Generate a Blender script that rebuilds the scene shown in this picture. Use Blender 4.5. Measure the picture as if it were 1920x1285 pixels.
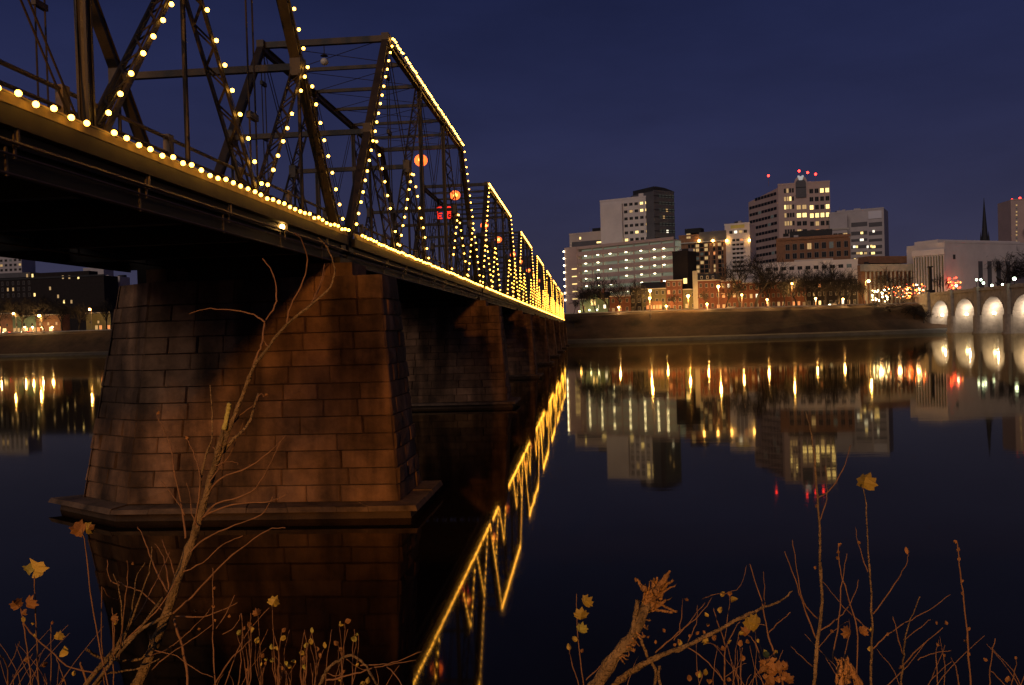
import bpy, math, random
from mathutils import Vector, Matrix, Quaternion
R = math.radians
for o in list(bpy.data.objects): bpy.data.objects.remove(o)
SC = bpy.context.scene
COL = SC.collection

# ------------------------------------------------------------------ camera
CAMH = 7.7                       # metres above the river
FPX, IW, IH = 1650.0, 1920.0, 1285.0
cam = bpy.data.cameras.new('camera'); cam.sensor_width = 36.0
cam.lens = 36.0*FPX/IW; cam.clip_start = 0.05; cam.clip_end = 6000
camo = bpy.data.objects.new('camera', cam); COL.objects.link(camo)
CROT = Matrix.Rotation(R(4.77), 3, 'Z') @ Matrix.Rotation(R(90-0.78), 3, 'X') @ Matrix.Rotation(R(-1.7), 3, 'Z')
camo.matrix_world = Matrix.Translation((0, 0, CAMH)) @ CROT.to_4x4()
SC.camera = camo

# ------------------------------------------------------------------ dusk sky
W = bpy.data.worlds.new('World'); SC.world = W; W.use_nodes = True
nt = W.node_tree; nt.nodes.clear()
wo = nt.nodes.new('ShaderNodeOutputWorld'); bg = nt.nodes.new('ShaderNodeBackground')
tc = nt.nodes.new('ShaderNodeTexCoord'); sp = nt.nodes.new('ShaderNodeSeparateXYZ')
rp = nt.nodes.new('ShaderNodeValToRGB')
el = rp.color_ramp.elements
el[0].position = 0.0; el[0].color = (0.044, 0.039, 0.062, 1)
el[1].position = 1.0; el[1].color = (0.0045, 0.0062, 0.026, 1)
for p_, c_ in ((0.10, (0.0300, 0.0305, 0.067, 1)), (0.22, (0.0178, 0.0215, 0.065, 1)), (0.36, (0.0118, 0.0160, 0.055, 1)), (0.6, (0.0066, 0.0094, 0.037, 1))):
    e_ = rp.color_ramp.elements.new(p_); e_.color = c_
nt.links.new(tc.outputs['Generated'], sp.inputs[0]); nt.links.new(sp.outputs['Z'], rp.inputs[0])
# faint high cloud, slightly brighter and duller than the clear sky
cm = nt.nodes.new('ShaderNodeMapping'); cm.inputs['Scale'].default_value = (1.0, 1.0, 3.2)
cn = nt.nodes.new('ShaderNodeTexNoise'); cn.inputs['Scale'].default_value = 2.6; cn.inputs['Detail'].default_value = 6; cn.inputs['Roughness'].default_value = 0.55
cr = nt.nodes.new('ShaderNodeMapRange'); cr.inputs[1].default_value = 0.35; cr.inputs[2].default_value = 0.70; cr.inputs[3].default_value = 0.90; cr.inputs[4].default_value = 1.22
cv = nt.nodes.new('ShaderNodeVectorMath'); cv.operation = 'SCALE'
nt.links.new(tc.outputs['Generated'], cm.inputs[0]); nt.links.new(cm.outputs[0], cn.inputs[0]); nt.links.new(cn.outputs[0], cr.inputs[0])
nt.links.new(rp.outputs[0], cv.inputs[0]); nt.links.new(cr.outputs[0], cv.inputs['Scale']); nt.links.new(cv.outputs[0], bg.inputs[0]); nt.links.new(bg.outputs[0], wo.inputs[0])
bg.inputs[1].default_value = 1.0; rp.color_ramp.interpolation = 'B_SPLINE'

# ------------------------------------------------------------------ last western afterglow (behind the camera)
sl = bpy.data.lights.new('afterglow_sun', 'SUN'); sl.energy = 0.58; sl.angle = R(30); sl.color = (1.0, 0.76, 0.63)
so = bpy.data.objects.new('afterglow_sun', sl); COL.objects.link(so)
so.rotation_euler = Vector((0.38, 1.0, -0.50)).to_track_quat('-Z', 'Y').to_euler()

vs = SC.view_settings
vs.view_transform = 'Standard'; vs.look = 'None'; vs.exposure = 0.0; vs.gamma = 1.0; vs.use_curve_mapping = False
SC.render.engine = 'CYCLES'
SC.cycles.use_denoising = True
SC.cycles.max_bounces = 5; SC.cycles.diffuse_bounces = 2; SC.cycles.glossy_bounces = 3
SC.cycles.transparent_max_bounces = 4; SC.cycles.transmission_bounces = 2
SC.cycles.sample_clamp_indirect = 4.0
SC.cycles.use_light_tree = True
SC.cycles.caustics_reflective = False; SC.cycles.caustics_refractive = False

# ------------------------------------------------------------------ helpers
def ray(px, py):
    d = CROT @ Vector(((px-IW/2)/FPX, -(py-IH/2)/FPX, -1.0))
    return d
def P(px, py, Y):                # point on the sight line through a pixel that lies Y metres up the bridge axis
    d = ray(px, py); t = Y/d.y
    return Vector((d.x*t, Y, CAMH+d.z*t))
def Pz(px, py, z):
    d = ray(px, py); t = (z-CAMH)/d.z
    return Vector((d.x*t, d.y*t, z))

MATS = {}
def mat(name, col, rough=0.7, emit=None, es=0.0, metal=0.0, vary=0.0, nscale=0.0, namt=0.0, bump=0.0, bscale=8.0, spec=0.4, obj_random=0.0, nstretch=None, sampling=None):
    m = bpy.data.materials.new(name); m.use_nodes = True; MATS[name] = m
    t = m.node_tree; b = t.nodes['Principled BSDF']
    b.inputs['Base Color'].default_value = (*col, 1); b.inputs['Roughness'].default_value = rough
    b.inputs['Metallic'].default_value = metal; b.inputs['Specular IOR Level'].default_value = spec
    if emit:
        b.inputs['Emission Color'].default_value = (*emit, 1); b.inputs['Emission Strength'].default_value = es
    if namt > 0 or obj_random > 0:
        c = t.nodes.new('ShaderNodeTexCoord'); mp = t.nodes.new('ShaderNodeMapping')
        t.links.new(c.outputs['Object'], mp.inputs[0])
        if nstretch: mp.inputs['Scale'].default_value = nstretch
        n = t.nodes.new('ShaderNodeTexNoise'); n.inputs['Scale'].default_value = nscale or 1.0; n.inputs['Detail'].default_value = 8
        n.inputs['Roughness'].default_value = 0.65
        t.links.new(mp.outputs[0], n.inputs[0])
        mr = t.nodes.new('ShaderNodeMapRange'); mr.inputs[1].default_value = 0.3; mr.inputs[2].default_value = 0.7
        mr.inputs[3].default_value = 1-namt; mr.inputs[4].default_value = 1+namt
        t.links.new(n.outputs[0], mr.inputs[0])
        val = mr.outputs[0]
        if obj_random > 0:
            oi = t.nodes.new('ShaderNodeObjectInfo'); m2 = t.nodes.new('ShaderNodeMapRange')
            m2.inputs[3].default_value = 1-obj_random; m2.inputs[4].default_value = 1+obj_random
            t.links.new(oi.outputs['Random'], m2.inputs[0])
            mm = t.nodes.new('ShaderNodeMath'); mm.operation = 'MULTIPLY'
            t.links.new(val, mm.inputs[0]); t.links.new(m2.outputs[0], mm.inputs[1]); val = mm.outputs[0]
        vm = t.nodes.new('ShaderNodeVectorMath'); vm.operation = 'SCALE'; vm.inputs[0].default_value = col
        t.links.new(val, vm.inputs['Scale']); t.links.new(vm.outputs[0], b.inputs['Base Color'])
        if bump > 0:
            n2 = t.nodes.new('ShaderNodeTexNoise'); n2.inputs['Scale'].default_value = bscale; n2.inputs['Detail'].default_value = 6
            t.links.new(c.outputs['Object'], n2.inputs[0])
            bp = t.nodes.new('ShaderNodeBump'); bp.inputs['Strength'].default_value = bump; bp.inputs['Distance'].default_value = 0.05
            t.links.new(n2.outputs[0], bp.inputs['Height']); t.links.new(bp.outputs[0], b.inputs['Normal'])
    if sampling: m.cycles.emission_sampling = sampling
    return m

# --- materials of the bridge
mat('steel', (0.024, 0.019, 0.013), 0.55, namt=0.5, nscale=1.3, bump=0.25, bscale=14)
mat('steel_dark', (0.010, 0.009, 0.008), 0.65, namt=0.4, nscale=0.8)
mat('rail', (0.075, 0.058, 0.042), 0.5, namt=0.4, nscale=2)
mat('timber', (0.016, 0.013, 0.010), 0.8, namt=0.5, nscale=2)
mat('fascia', (0.028, 0.021, 0.012), 0.7, namt=0.5, nscale=1.5)
mat('kerb', (0.24, 0.17, 0.08), 0.7, namt=0.4, nscale=2.0)
mat('stone', (0.200, 0.112, 0.058), 0.92, namt=0.6, nscale=0.7, bump=0.9, bscale=5, obj_random=0.28)
def stain(name, scale, lo, hi, f0=0.38, f1=0.62):      # weather streaks running down the masonry, multiplied over the stone colour
    t = MATS[name].node_tree; b = t.nodes['Principled BSDF']; src = b.inputs['Base Color'].links[0].from_socket
    c = t.nodes.new('ShaderNodeTexCoord'); mp = t.nodes.new('ShaderNodeMapping'); mp.inputs['Scale'].default_value = scale
    n = t.nodes.new('ShaderNodeTexNoise'); n.inputs['Scale'].default_value = 1.0; n.inputs['Detail'].default_value = 5
    mr = t.nodes.new('ShaderNodeMapRange'); mr.inputs[1].default_value = f0; mr.inputs[2].default_value = f1; mr.inputs[3].default_value = lo; mr.inputs[4].default_value = hi
    v = t.nodes.new('ShaderNodeVectorMath'); v.operation = 'SCALE'
    t.links.new(c.outputs['Object'], mp.inputs[0]); t.links.new(mp.outputs[0], n.inputs[0]); t.links.new(n.outputs[0], mr.inputs[0])
    t.links.new(src, v.inputs[0]); t.links.new(mr.outputs[0], v.inputs['Scale']); t.links.new(v.outputs[0], b.inputs['Base Color'])
stain('stone', (0.75, 0.75, 0.10), 0.35, 1.2)
mat('stone_core', (0.055, 0.034, 0.02), 0.95, namt=0.4, nscale=0.8, bump=0.5)
mat('concrete', (0.12, 0.078, 0.048), 0.9, namt=0.7, nscale=0.9, bump=0.5, bscale=4)
mat('bulb', (0.9, 0.8, 0.5), 0.3, (1.0, 0.45, 0.050), 16.0)
mat('bulb_far', (0.9, 0.8, 0.5), 0.3, (1.0, 0.45, 0.052), 16.0, sampling='NONE')
mat('sodium', (1, 0.6, 0.2), 0.3, (1.0, 0.13, 0.02), 2.6)
mat('lantern_core', (1, 0.7, 0.3), 0.3, (1.0, 0.38, 0.06), 9.0)
mat('lamp_core', (1, 0.8, 0.5), 0.3, (1.0, 0.52, 0.12), 30.0)
mat('lamp_white', (1, 1, 0.9), 0.3, (1.0, 0.86, 0.52), 13.0)
mat('red_light', (1, 0.1, 0.05), 0.3, (1.0, 0.03, 0.02), 9.0)
mat('neon_red', (0.8, 0.05, 0.02), 0.3, (1.0, 0.03, 0.012), 1.6)
mat('cable', (0.03, 0.035, 0.02), 0.6)

class MB:
    def __init__(s): s.v = []; s.f = []; s.m = []; s.mats = []
    def _mi(s, m):
        if m is None: return 0
        if m not in s.mats: s.mats.append(m)
        return s.mats.index(m)
    def quadbox(s, lo, hi, m=None):      # lo, hi: 4 points each (ccw seen from outside top), joined as a hexahedron
        b = len(s.v); s.v += [tuple(p) for p in lo] + [tuple(p) for p in hi]; k = s._mi(m)
        for f in ((3,2,1,0), (4,5,6,7), (0,1,5,4), (1,2,6,5), (2,3,7,6), (3,0,4,7)):
            s.f.append(tuple(b+i for i in f)); s.m.append(k)
        return s
    def box(s, x0, x1, y0, y1, z0, z1, m=None):
        return s.quadbox([(x0,y0,z0),(x1,y0,z0),(x1,y1,z0),(x0,y1,z0)], [(x0,y0,z1),(x1,y0,z1),(x1,y1,z1),(x0,y1,z1)], m)
    def beam(s, a, b, w, h, m=None, up=(1,0,0)):   # w along 'up', h across
        a = Vector(a); b = Vector(b); d = (b-a).normalized(); u = Vector(up); u = (u-d*u.dot(d))
        if u.length < 1e-4: u = d.orthogonal()
        u.normalize(); n = d.cross(u)
        c = [u*(-w/2)+n*(-h/2), u*(w/2)+n*(-h/2), u*(w/2)+n*(h/2), u*(-w/2)+n*(h/2)]
        return s.quadbox([a+q for q in c], [b+q for q in c], m)
    def tube(s, pts, rad, n=6, m=None, cap=True):
        pts = [Vector(p) for p in pts]; k = s._mi(m); b = len(s.v)
        if not hasattr(rad, '__len__'): rad = [rad]*len(pts)
        u = None
        for i, p in enumerate(pts):
            d = (pts[min(i+1, len(pts)-1)]-pts[max(i-1, 0)])
            d = d.normalized() if d.length > 1e-9 else Vector((0,0,1))
            if u is None: u = d.orthogonal().normalized()
            else:
                u = u-d*u.dot(d); u = u.normalized() if u.length > 1e-6 else d.orthogonal().normalized()
            w = d.cross(u)
            for j in range(n):
                a = 2*math.pi*j/n; s.v.append(tuple(p+(u*math.cos(a)+w*math.sin(a))*rad[i]))
        for i in range(len(pts)-1):
            for j in range(n):
                s.f.append((b+i*n+j, b+i*n+(j+1)%n, b+(i+1)*n+(j+1)%n, b+(i+1)*n+j)); s.m.append(k)
        if cap:
            s.f.append(tuple(b+j for j in reversed(range(n)))); s.m.append(k)
            e = b+(len(pts)-1)*n; s.f.append(tuple(e+j for j in range(n))); s.m.append(k)
        return s
    def ball(s, c, r, n=8, m=None, squash=1.0):
        k = s._mi(m); b = len(s.v); rings = max(3, n//2); c = Vector(c)
        s.v.append((c.x, c.y, c.z-r*squash))
        for i in range(1, rings):
            a = -math.pi/2+math.pi*i/rings
            for j in range(n):
                t = 2*math.pi*j/n; s.v.append((c.x+r*math.cos(a)*math.cos(t), c.y+r*math.cos(a)*math.sin(t), c.z+r*squash*math.sin(a)))
        s.v.append((c.x, c.y, c.z+r*squash)); top = len(s.v)-1
        for j in range(n): s.f.append((b, b+1+(j+1)%n, b+1+j)); s.m.append(k)
        for i in range(rings-2):
            for j in range(n):
                q = b+1+i*n; s.f.append((q+j, q+(j+1)%n, q+n+(j+1)%n, q+n+j)); s.m.append(k)
        q = b+1+(rings-2)*n
        for j in range(n): s.f.append((q+j, q+(j+1)%n, top)); s.m.append(k)
        return s
    def poly(s, pts, m=None):
        b = len(s.v); s.v += [tuple(p) for p in pts]; s.f.append(tuple(range(b, b+len(pts)))); s.m.append(s._mi(m)); return s
    def prism(s, outline, off, m=None):            # outline: 3-D points, extruded by off
        off = Vector(off); a = [Vector(p) for p in outline]; n = len(a); b = len(s.v); k = s._mi(m)
        s.v += [tuple(p) for p in a]+[tuple(p+off) for p in a]
        s.f.append(tuple(range(b, b+n))); s.m.append(k); s.f.append(tuple(reversed(range(b+n, b+2*n)))); s.m.append(k)
        for i in range(n):
            j = (i+1) % n; s.f.append((b+j, b+i, b+n+i, b+n+j)); s.m.append(k)
        return s
    def mesh(s, name, material=None):
        me = bpy.data.meshes.new(name); me.from_pydata(s.v, [], s.f)
        ms = s.mats if s.mats else [material]
        for m in ms: me.materials.append(MATS[m])
        if s.mats: me.polygons.foreach_set('material_index', s.m)
        me.update(); return me
    def build(s, name, material=None, parent=None, smooth=False, **kw):
        me = s.mesh(name, material)
        if smooth: me.polygons.foreach_set('use_smooth', [True]*len(me.polygons))
        return link(name, me, parent, **kw)

def link(name, me, parent=None, loc=None, kind=None):
    o = bpy.data.objects.new(name, me); COL.objects.link(o)
    if parent: o.parent = parent
    if loc is not None: o.location = loc
    if kind: o['kind'] = kind
    return o
def tag(o, label, cat, group=None, kind=None):
    o['label'] = label; o['category'] = cat
    if group: o['group'] = group
    if kind: o['kind'] = kind
    return o
def thing(name, label, cat, loc=(0,0,0), rz=0.0, group=None):
    o = bpy.data.objects.new(name, None); COL.objects.link(o); o.location = loc; o.rotation_euler = (0,0,rz)
    o.empty_display_size = 0.2
    return tag(o, label, cat, group)
def structure(o): o['kind'] = 'structure'; return o
def copy_tree(o, parent=None):
    c = o.copy(); COL.objects.link(c); c.parent = parent
    for ch in [x for x in KIDS.get(o.name, [])]: copy_tree(ch, c)
    return c
KIDS = {}
def index_kids(root):
    for ch in root.children_recursive:
        KIDS.setdefault(ch.parent.name, []).append(ch)
rnd = random.Random(7)

# ================================================================== SETTING: river, near bank, far bank
wm = bpy.data.materials.new('river_water'); wm.use_nodes = True; MATS['water'] = wm
t = wm.node_tree; t.nodes.remove(t.nodes['Principled BSDF'])
gl = t.nodes.new('ShaderNodeBsdfGlossy'); gl.inputs['Color'].default_value = (0.93, 0.84, 0.60, 1); gl.inputs['Roughness'].default_value = 0.038
df = t.nodes.new('ShaderNodeBsdfDiffuse'); df.inputs['Color'].default_value = (0.014, 0.010, 0.008, 1)
fr = t.nodes.new('ShaderNodeFresnel'); fr.inputs['IOR'].default_value = 1.33
mx = t.nodes.new('ShaderNodeMixShader')
c = t.nodes.new('ShaderNodeTexCoord'); mp = t.nodes.new('ShaderNodeMapping'); mp.inputs['Scale'].default_value = (0.10, 0.45, 1)
n = t.nodes.new('ShaderNodeTexNoise'); n.inputs['Scale'].default_value = 1.0; n.inputs['Detail'].default_value = 3
bp = t.nodes.new('ShaderNodeBump'); bp.inputs['Strength'].default_value = 0.03; bp.inputs['Distance'].default_value = 0.1
t.links.new(c.outputs['Object'], mp.inputs[0]); t.links.new(mp.outputs[0], n.inputs[0]); pn = t.nodes.new('ShaderNodeTexNoise'); pn.inputs['Scale'].default_value = 0.022; pn.inputs['Detail'].default_value = 4     # patches of ruffled and of slack water
pr = t.nodes.new('ShaderNodeMapRange'); pr.inputs[1].default_value = 0.42; pr.inputs[2].default_value = 0.66; pr.inputs[3].default_value = 0.35; pr.inputs[4].default_value = 2.2
pm = t.nodes.new('ShaderNodeMath'); pm.operation = 'MULTIPLY'
t.links.new(c.outputs['Object'], pn.inputs[0]); t.links.new(pn.outputs[0], pr.inputs[0]); t.links.new(n.outputs[0], pm.inputs[0]); t.links.new(pr.outputs[0], pm.inputs[1]); t.links.new(pm.outputs[0], bp.inputs['Height'])
for s_ in (gl, fr): t.links.new(bp.outputs[0], s_.inputs['Normal'])
t.links.new(fr.outputs[0], mx.inputs[0]); t.links.new(df.outputs[0], mx.inputs[1]); t.links.new(gl.outputs[0], mx.inputs[2]); t.links.new(mx.outputs[0], t.nodes['Material Output'].inputs['Surface'])
structure(MB().poly([(-3000,-60,0),(3000,-60,0),(3000,2500,0),(-3000,2500,0)]).build('river', 'water'))

mat('earth', (0.07, 0.05, 0.03), 0.95, namt=0.5, nscale=1.2, bump=0.6)
mat('grass_bank', (0.042, 0.023, 0.011), 0.95, namt=0.75, nscale=0.09, bump=0.5, bscale=2)
mat('embankment', (0.045, 0.045, 0.040), 0.9, namt=0.4, nscale=0.2)
mat('asphalt', (0.05, 0.05, 0.05), 0.9, namt=0.3, nscale=0.5)
nb = MB()
prof = ((-80, 6.2), (-10, 6.15), (0.8, 6.1), (2.6, 5.2), (5, 3.6), (9, 1.4), (13, -1.0))
xs = [-140+10*i for i in range(29)]
for i, x in enumerate(xs):
    for (y, z) in prof: nb.v.append((x, y+(1.2*math.sin(x*0.21)+0.5*math.sin(x*0.9) if y > 8 else 0), z+(0.12*math.sin(x*1.7+y) if y > 1 else 0)))
k = len(prof)
for i in range(len(xs)-1):
    for j in range(k-1): nb.f.append((i*k+j, (i+1)*k+j, (i+1)*k+j+1, i*k+j+1)); nb.m.append(0)
structure(nb.build('near_bank', 'earth'))

# far bank: water's edge, stepped embankment, grass slope, street level
ZB = 16.0
edge_px = [(-900,692),(-500,683),(-200,676),(100,668),(400,660),(700,653),(1060,645),(1250,640),(1400,636),(1560,631),(1740,625),(1900,620),(2200,611),(2600,599)]
EDGE = [Pz(x, y, 0.0) for x, y in edge_px]
offs = [(-6,-2,'e'), (0,0.5,'e'), (3,1.6,'e'), (10,2.2,'g'), (20,7.5,'g'), (31,14.4,'g'), (37,ZB,'g'), (1800,ZB,'g')]
def bank_pt(i, off, z):
    e = EDGE[i]; d = Vector((e.x, e.y, 0)).normalized(); return Vector((e.x+d.x*off, e.y+d.y*off, z))
fb = MB()
for i in range(len(EDGE)):
    for off, z, _ in offs: fb.v.append(tuple(bank_pt(i, off, z+(0.5*math.sin(i*2.1+off) if 12 < off < 33 else 0))))
k = len(offs); me_ = fb._mi('embankment'); mg_ = fb._mi('grass_bank')
for i in range(len(EDGE)-1):
    for j in range(k-1): fb.f.append((i*k+j, (i+1)*k+j, (i+1)*k+j+1, i*k+j+1)); fb.m.append(me_ if j < 3 else mg_)
structure(fb.build('far_bank', None))
st = MB()
for i in range(len(EDGE)):
    for off in (41, 53): st.v.append(tuple(bank_pt(i, off, ZB+0.012)))
for i in range(len(EDGE)-1): st.f.append((2*i, 2*i+2, 2*i+3, 2*i+1)); st.m.append(0)
structure(st.build('street', 'asphalt'))
def bank_at(px, off, z=ZB):      # point over the bank, off metres behind the water's edge, on the bearing of pixel column px
    for i in range(len(edge_px)-1):
        if edge_px[i][0] <= px <= edge_px[i+1][0]:
            f = (px-edge_px[i][0])/(edge_px[i+1][0]-edge_px[i][0])
            return bank_pt(i, off, z).lerp(bank_pt(i+1, off, z), f)
mat('wall_pale', (0.42, 0.38, 0.30), 0.9, namt=0.3, nscale=0.5)
pw = MB()
for i in range(len(EDGE)-1):
    a = bank_pt(i, 38.5, ZB); c2 = bank_pt(i+1, 38.5, ZB); d = (c2-a).normalized(); nn = Vector((-d.y, d.x, 0))*0.2
    z = Vector((0,0,0.55)); pw.quadbox([a-nn, c2-nn, c2+nn, a+nn], [a-nn+z, c2-nn+z, c2+nn+z, a+nn+z])
tag(pw.build('promenade_wall', 'wall_pale'), 'long low pale stone wall along the top of the grassy far bank', 'wall')

# ================================================================== STONE PIERS OF THE TRUSS BRIDGE
XN, XF = -11.0, -18.4            # near and far truss planes
SPAN, PITCH, Y1 = 50.46, 51.73, 38.9
PIER_TOP, PIER_BASE = 10.3, 0.6
# plan outline (x, y from the pier's centre line) at base and at top, counter-clockwise from the front left corner
PB = [(-20.1,-2.15), (-8.05,-2.15), (-8.0,2.15), (-20.1,2.15), (-23.4,0.0)]
PT = [(-18.9,-1.65), (-8.7,-1.65), (-8.7,1.65), (-18.9,1.65), (-21.3,0.0)]
def ring(z, inset=0.0):
    f = (z-PIER_BASE)/(PIER_TOP-PIER_BASE); pts = []
    for (bx, by), (tx, ty) in zip(PB, PT): pts.append(Vector((bx+(tx-bx)*f, by+(ty-by)*f, z)))
    if inset:
        n = len(pts); out = []
        for i in range(n):
            a, b_, c_ = pts[i-1], pts[i], pts[(i+1) % n]
            d1 = (b_-a).normalized(); d2 = (c_-b_).normalized()
            n1 = Vector((-d1.y, d1.x, 0)); n2 = Vector((-d2.y, d2.x, 0)); m_ = (n1+n2); m_ = m_/max(0.35, m_.length_squared)*2
            out.append(b_+m_*inset*1.0)
        pts = out
    return pts
def stone_block(a0, a1, b0, b1, n, bulge):
    # four face corners (lower left, lower right, upper right, upper left), outward normal n: a rough block face with chamfered rim
    m = MB(); c = [Vector(a0), Vector(a1), Vector(b1), Vector(b0)]; ctr = sum(c, Vector())/4
    back = [p-n*0.28 for p in c]
    rim = [p-n*0.022 for p in c]
    face = []
    for p in c:
        d = ctr-p; face.append(p+d.normalized()*min(0.055, d.length*0.2)+n*(bulge*rnd.uniform(0.3, 1.2)))
    cb = ctr+n*bulge*rnd.uniform(0.6, 1.6)
    m.v = [tuple(p) for p in back+rim+face+[cb]]
    for i in range(4):
        j = (i+1) % 4
        m.f += [(i, j, 4+j, 4+i), (4+i, 4+j, 8+j, 8+i), (8+i, 8+j, 12)]
    m.m = [0]*len(m.f)
    return m
def make_pier():
    root = thing('bridge_pier', '', 'pier')
    core = MB(); lo = ring(-3.0, 0.055); hi = ring(PIER_TOP-0.12, 0.055); n = len(lo)
    core.v = [tuple(p) for p in lo+hi]
    for i in range(n): j = (i+1) % n; core.f.append((i, j, n+j, n+i))
    core.f.append(tuple(range(n, 2*n))); core.m = [0]*len(core.f)
    core.build('core', 'stone_core', root)
    zs = [PIER_BASE]; hts = [0.74]*12; hts = [h*(PIER_TOP-1.05-PIER_BASE)/sum(hts) for h in hts]
    for h in hts: zs.append(zs[-1]+h*rnd.uniform(0.93, 1.07))
    s = (PIER_TOP-1.05-PIER_BASE)/(zs[-1]-PIER_BASE); zs = [PIER_BASE+(z-PIER_BASE)*s for z in zs]+[PIER_TOP]
    for ci in range(len(zs)-1):
        z0, z1 = zs[ci]+0.011, zs[ci+1]-0.011; lo = ring(z0); hi = ring(z1)
        for fi in (0, 1, 2, 3, 4):
            i, j = fi, (fi+1) % 5
            d = hi[j]-hi[i]; L = d.length; nrm = Vector((d.y, -d.x, 0.12*L)).normalized()
            cuts = [0.0]; step = 1.95 if fi in (0, 2) else 1.4
            if fi == 2 and ci % 1 == 0: step = 2.6
            x = (0.55 if ci % 2 else 1.1)*step
            while x < L-0.6: cuts.append(x/L); x += step*rnd.uniform(0.55, 1.5)
            cuts.append(1.0)
            for q in range(len(cuts)-1):
                g = 0.009/L; u0 = cuts[q]+g; u1 = cuts[q+1]-g
                blk = stone_block(lo[i].lerp(lo[j], u0), lo[i].lerp(lo[j], u1), hi[i].lerp(hi[j], u0), hi[i].lerp(hi[j], u1), nrm, rnd.uniform(0.0, 0.11))
                blk.build('stone', 'stone', root)
    # apron slab just above the water and the bearing blocks under the trusses
    ap = MB(); lo = ring(-2.5, -0.60); hi = ring(0.36, -0.55); n = 5
    ap.v = [tuple(p) for p in lo+hi]
    for i in range(n): j = (i+1) % n; ap.f.append((i, j, n+j, n+i))
    ap.f.append(tuple(range(n, 2*n))); ap.m = [0]*len(ap.f)
    ap.build('footing', 'stone_core', root)
    o0 = ring(0.36, -0.92); o1 = ring(0.56, -0.86); i0 = ring(0.36, 0.1); i1 = ring(0.60, 0.1)
    for fi in range(5):
        j = (fi+1) % 5; L = (o0[j]-o0[fi]).length; k = max(2, int(L/1.7)); cuts = [0]+[(q+rnd.uniform(-0.25, 0.25))/k for q in range(1, k)]+[1]
        for q in range(k):
            u0, u1 = cuts[q]+0.012/L, cuts[q+1]-0.012/L; dz = Vector((0, 0, rnd.uniform(-0.03, 0.03))); w0 = rnd.uniform(-0.02, 0.02)
            f = lambda a_, u: a_[fi].lerp(a_[j], u)
            MB().quadbox([f(o0, u0), f(o0, u1), f(i0, u1), f(i0, u0)], [f(o1, u0)+dz, f(o1, u1)+dz, f(i1, u1)+dz, f(i1, u0)+dz]).build('ledge_stone', 'concrete', root)
    for xc in (XN, XF):
        for q in range(2):
            MB().box(xc-0.95+q*0.97, xc+q*0.97, -1.25, 1.25, PIER_TOP-0.02, PIER_TOP+0.58).build('bearing_block', 'stone', root)
        MB().box(xc-0.35, xc+0.35, -0.9, 0.9, PIER_TOP+0.58, PIER_TOP+0.86).build('bearing_plate', 'steel_dark', root)
    MB().box(XF-1.6, XN-1.0, -0.8, 0.8, PIER_TOP-0.02, PIER_TOP+0.66).build('bearing_beam', 'steel_dark', root)
    return root
pier0 = make_pier(); index_kids(pier0)
PIER_LABELS = ['massive weathered stone bridge pier behind the bare sapling, nearest the leafy bank',
 'second stone bridge pier out from the leafy bank, just beyond the massive one',
 'third stone bridge pier out from the leafy bank', 'fourth stone bridge pier out from the leafy bank',
 'fifth stone bridge pier out from the leafy bank, in mid river', 'sixth stone bridge pier out from the leafy bank',
 'seventh stone bridge pier out from the leafy bank', 'last stone bridge pier before the far grassy bank']
for k in range(8):
    if k == 0: o = pier0
    elif k < 4: o = copy_tree(pier0)
    else:
        o = thing('bridge_pier', '', 'pier')
        m = MB(); lo = ring(-3.0, -0.02); hi = ring(PIER_TOP, -0.02)
        m.v = [tuple(p) for p in lo+hi]; m.f = [(i, (i+1) % 5, 5+(i+1) % 5, 5+i) for i in range(5)]+[tuple(range(5, 10))]; m.m = [0]*6
        m.build('shaft', 'stone', o)
        for ch in KIDS[pier0.name]:
            if ch.name.startswith(('footing', 'ledge_stone', 'bearing')):
                c_ = ch.copy(); COL.objects.link(c_); c_.parent = o
    o.location = (0, Y1+PITCH*k, 0); tag(o, PIER_LABELS[k], 'pier', 'stone piers of the truss bridge')

# ================================================================== TRUSS SPANS
ZD, ZC, ZT = 12.35, 12.0, 24.85   # light line, bottom chord, top chord
ZM = 18.35
SP = SPAN/10
WID = XN-XF
def lattice(m, a, b, gap, depth, th=0.055, pitch=0.62, up=(1,0,0)):
    # built-up member: two channels 'gap' apart in the truss plane, laced with zigzag bars on both faces
    a = Vector(a); b = Vector(b); d = (b-a); L = d.length; d.normalize(); u = Vector(up); n = d.cross(u).normalized()
    for s_ in (-1, 1): m.beam(a+u*(s_*gap/2), b+u*(s_*gap/2), 0.06, depth, up=up)
    k = max(2, int(L/pitch))
    for f in (-1, 1):
        for i in range(k):
            s_ = 1 if i % 2 else -1; o = n*(f*depth/2*0.96)
            m.beam(a+d*(L*i/k)+u*(s_*gap/2)+o, a+d*(L*(i+1)/k)-u*(s_*gap/2)+o, th, 0.025, up=up)
    return m
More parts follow.
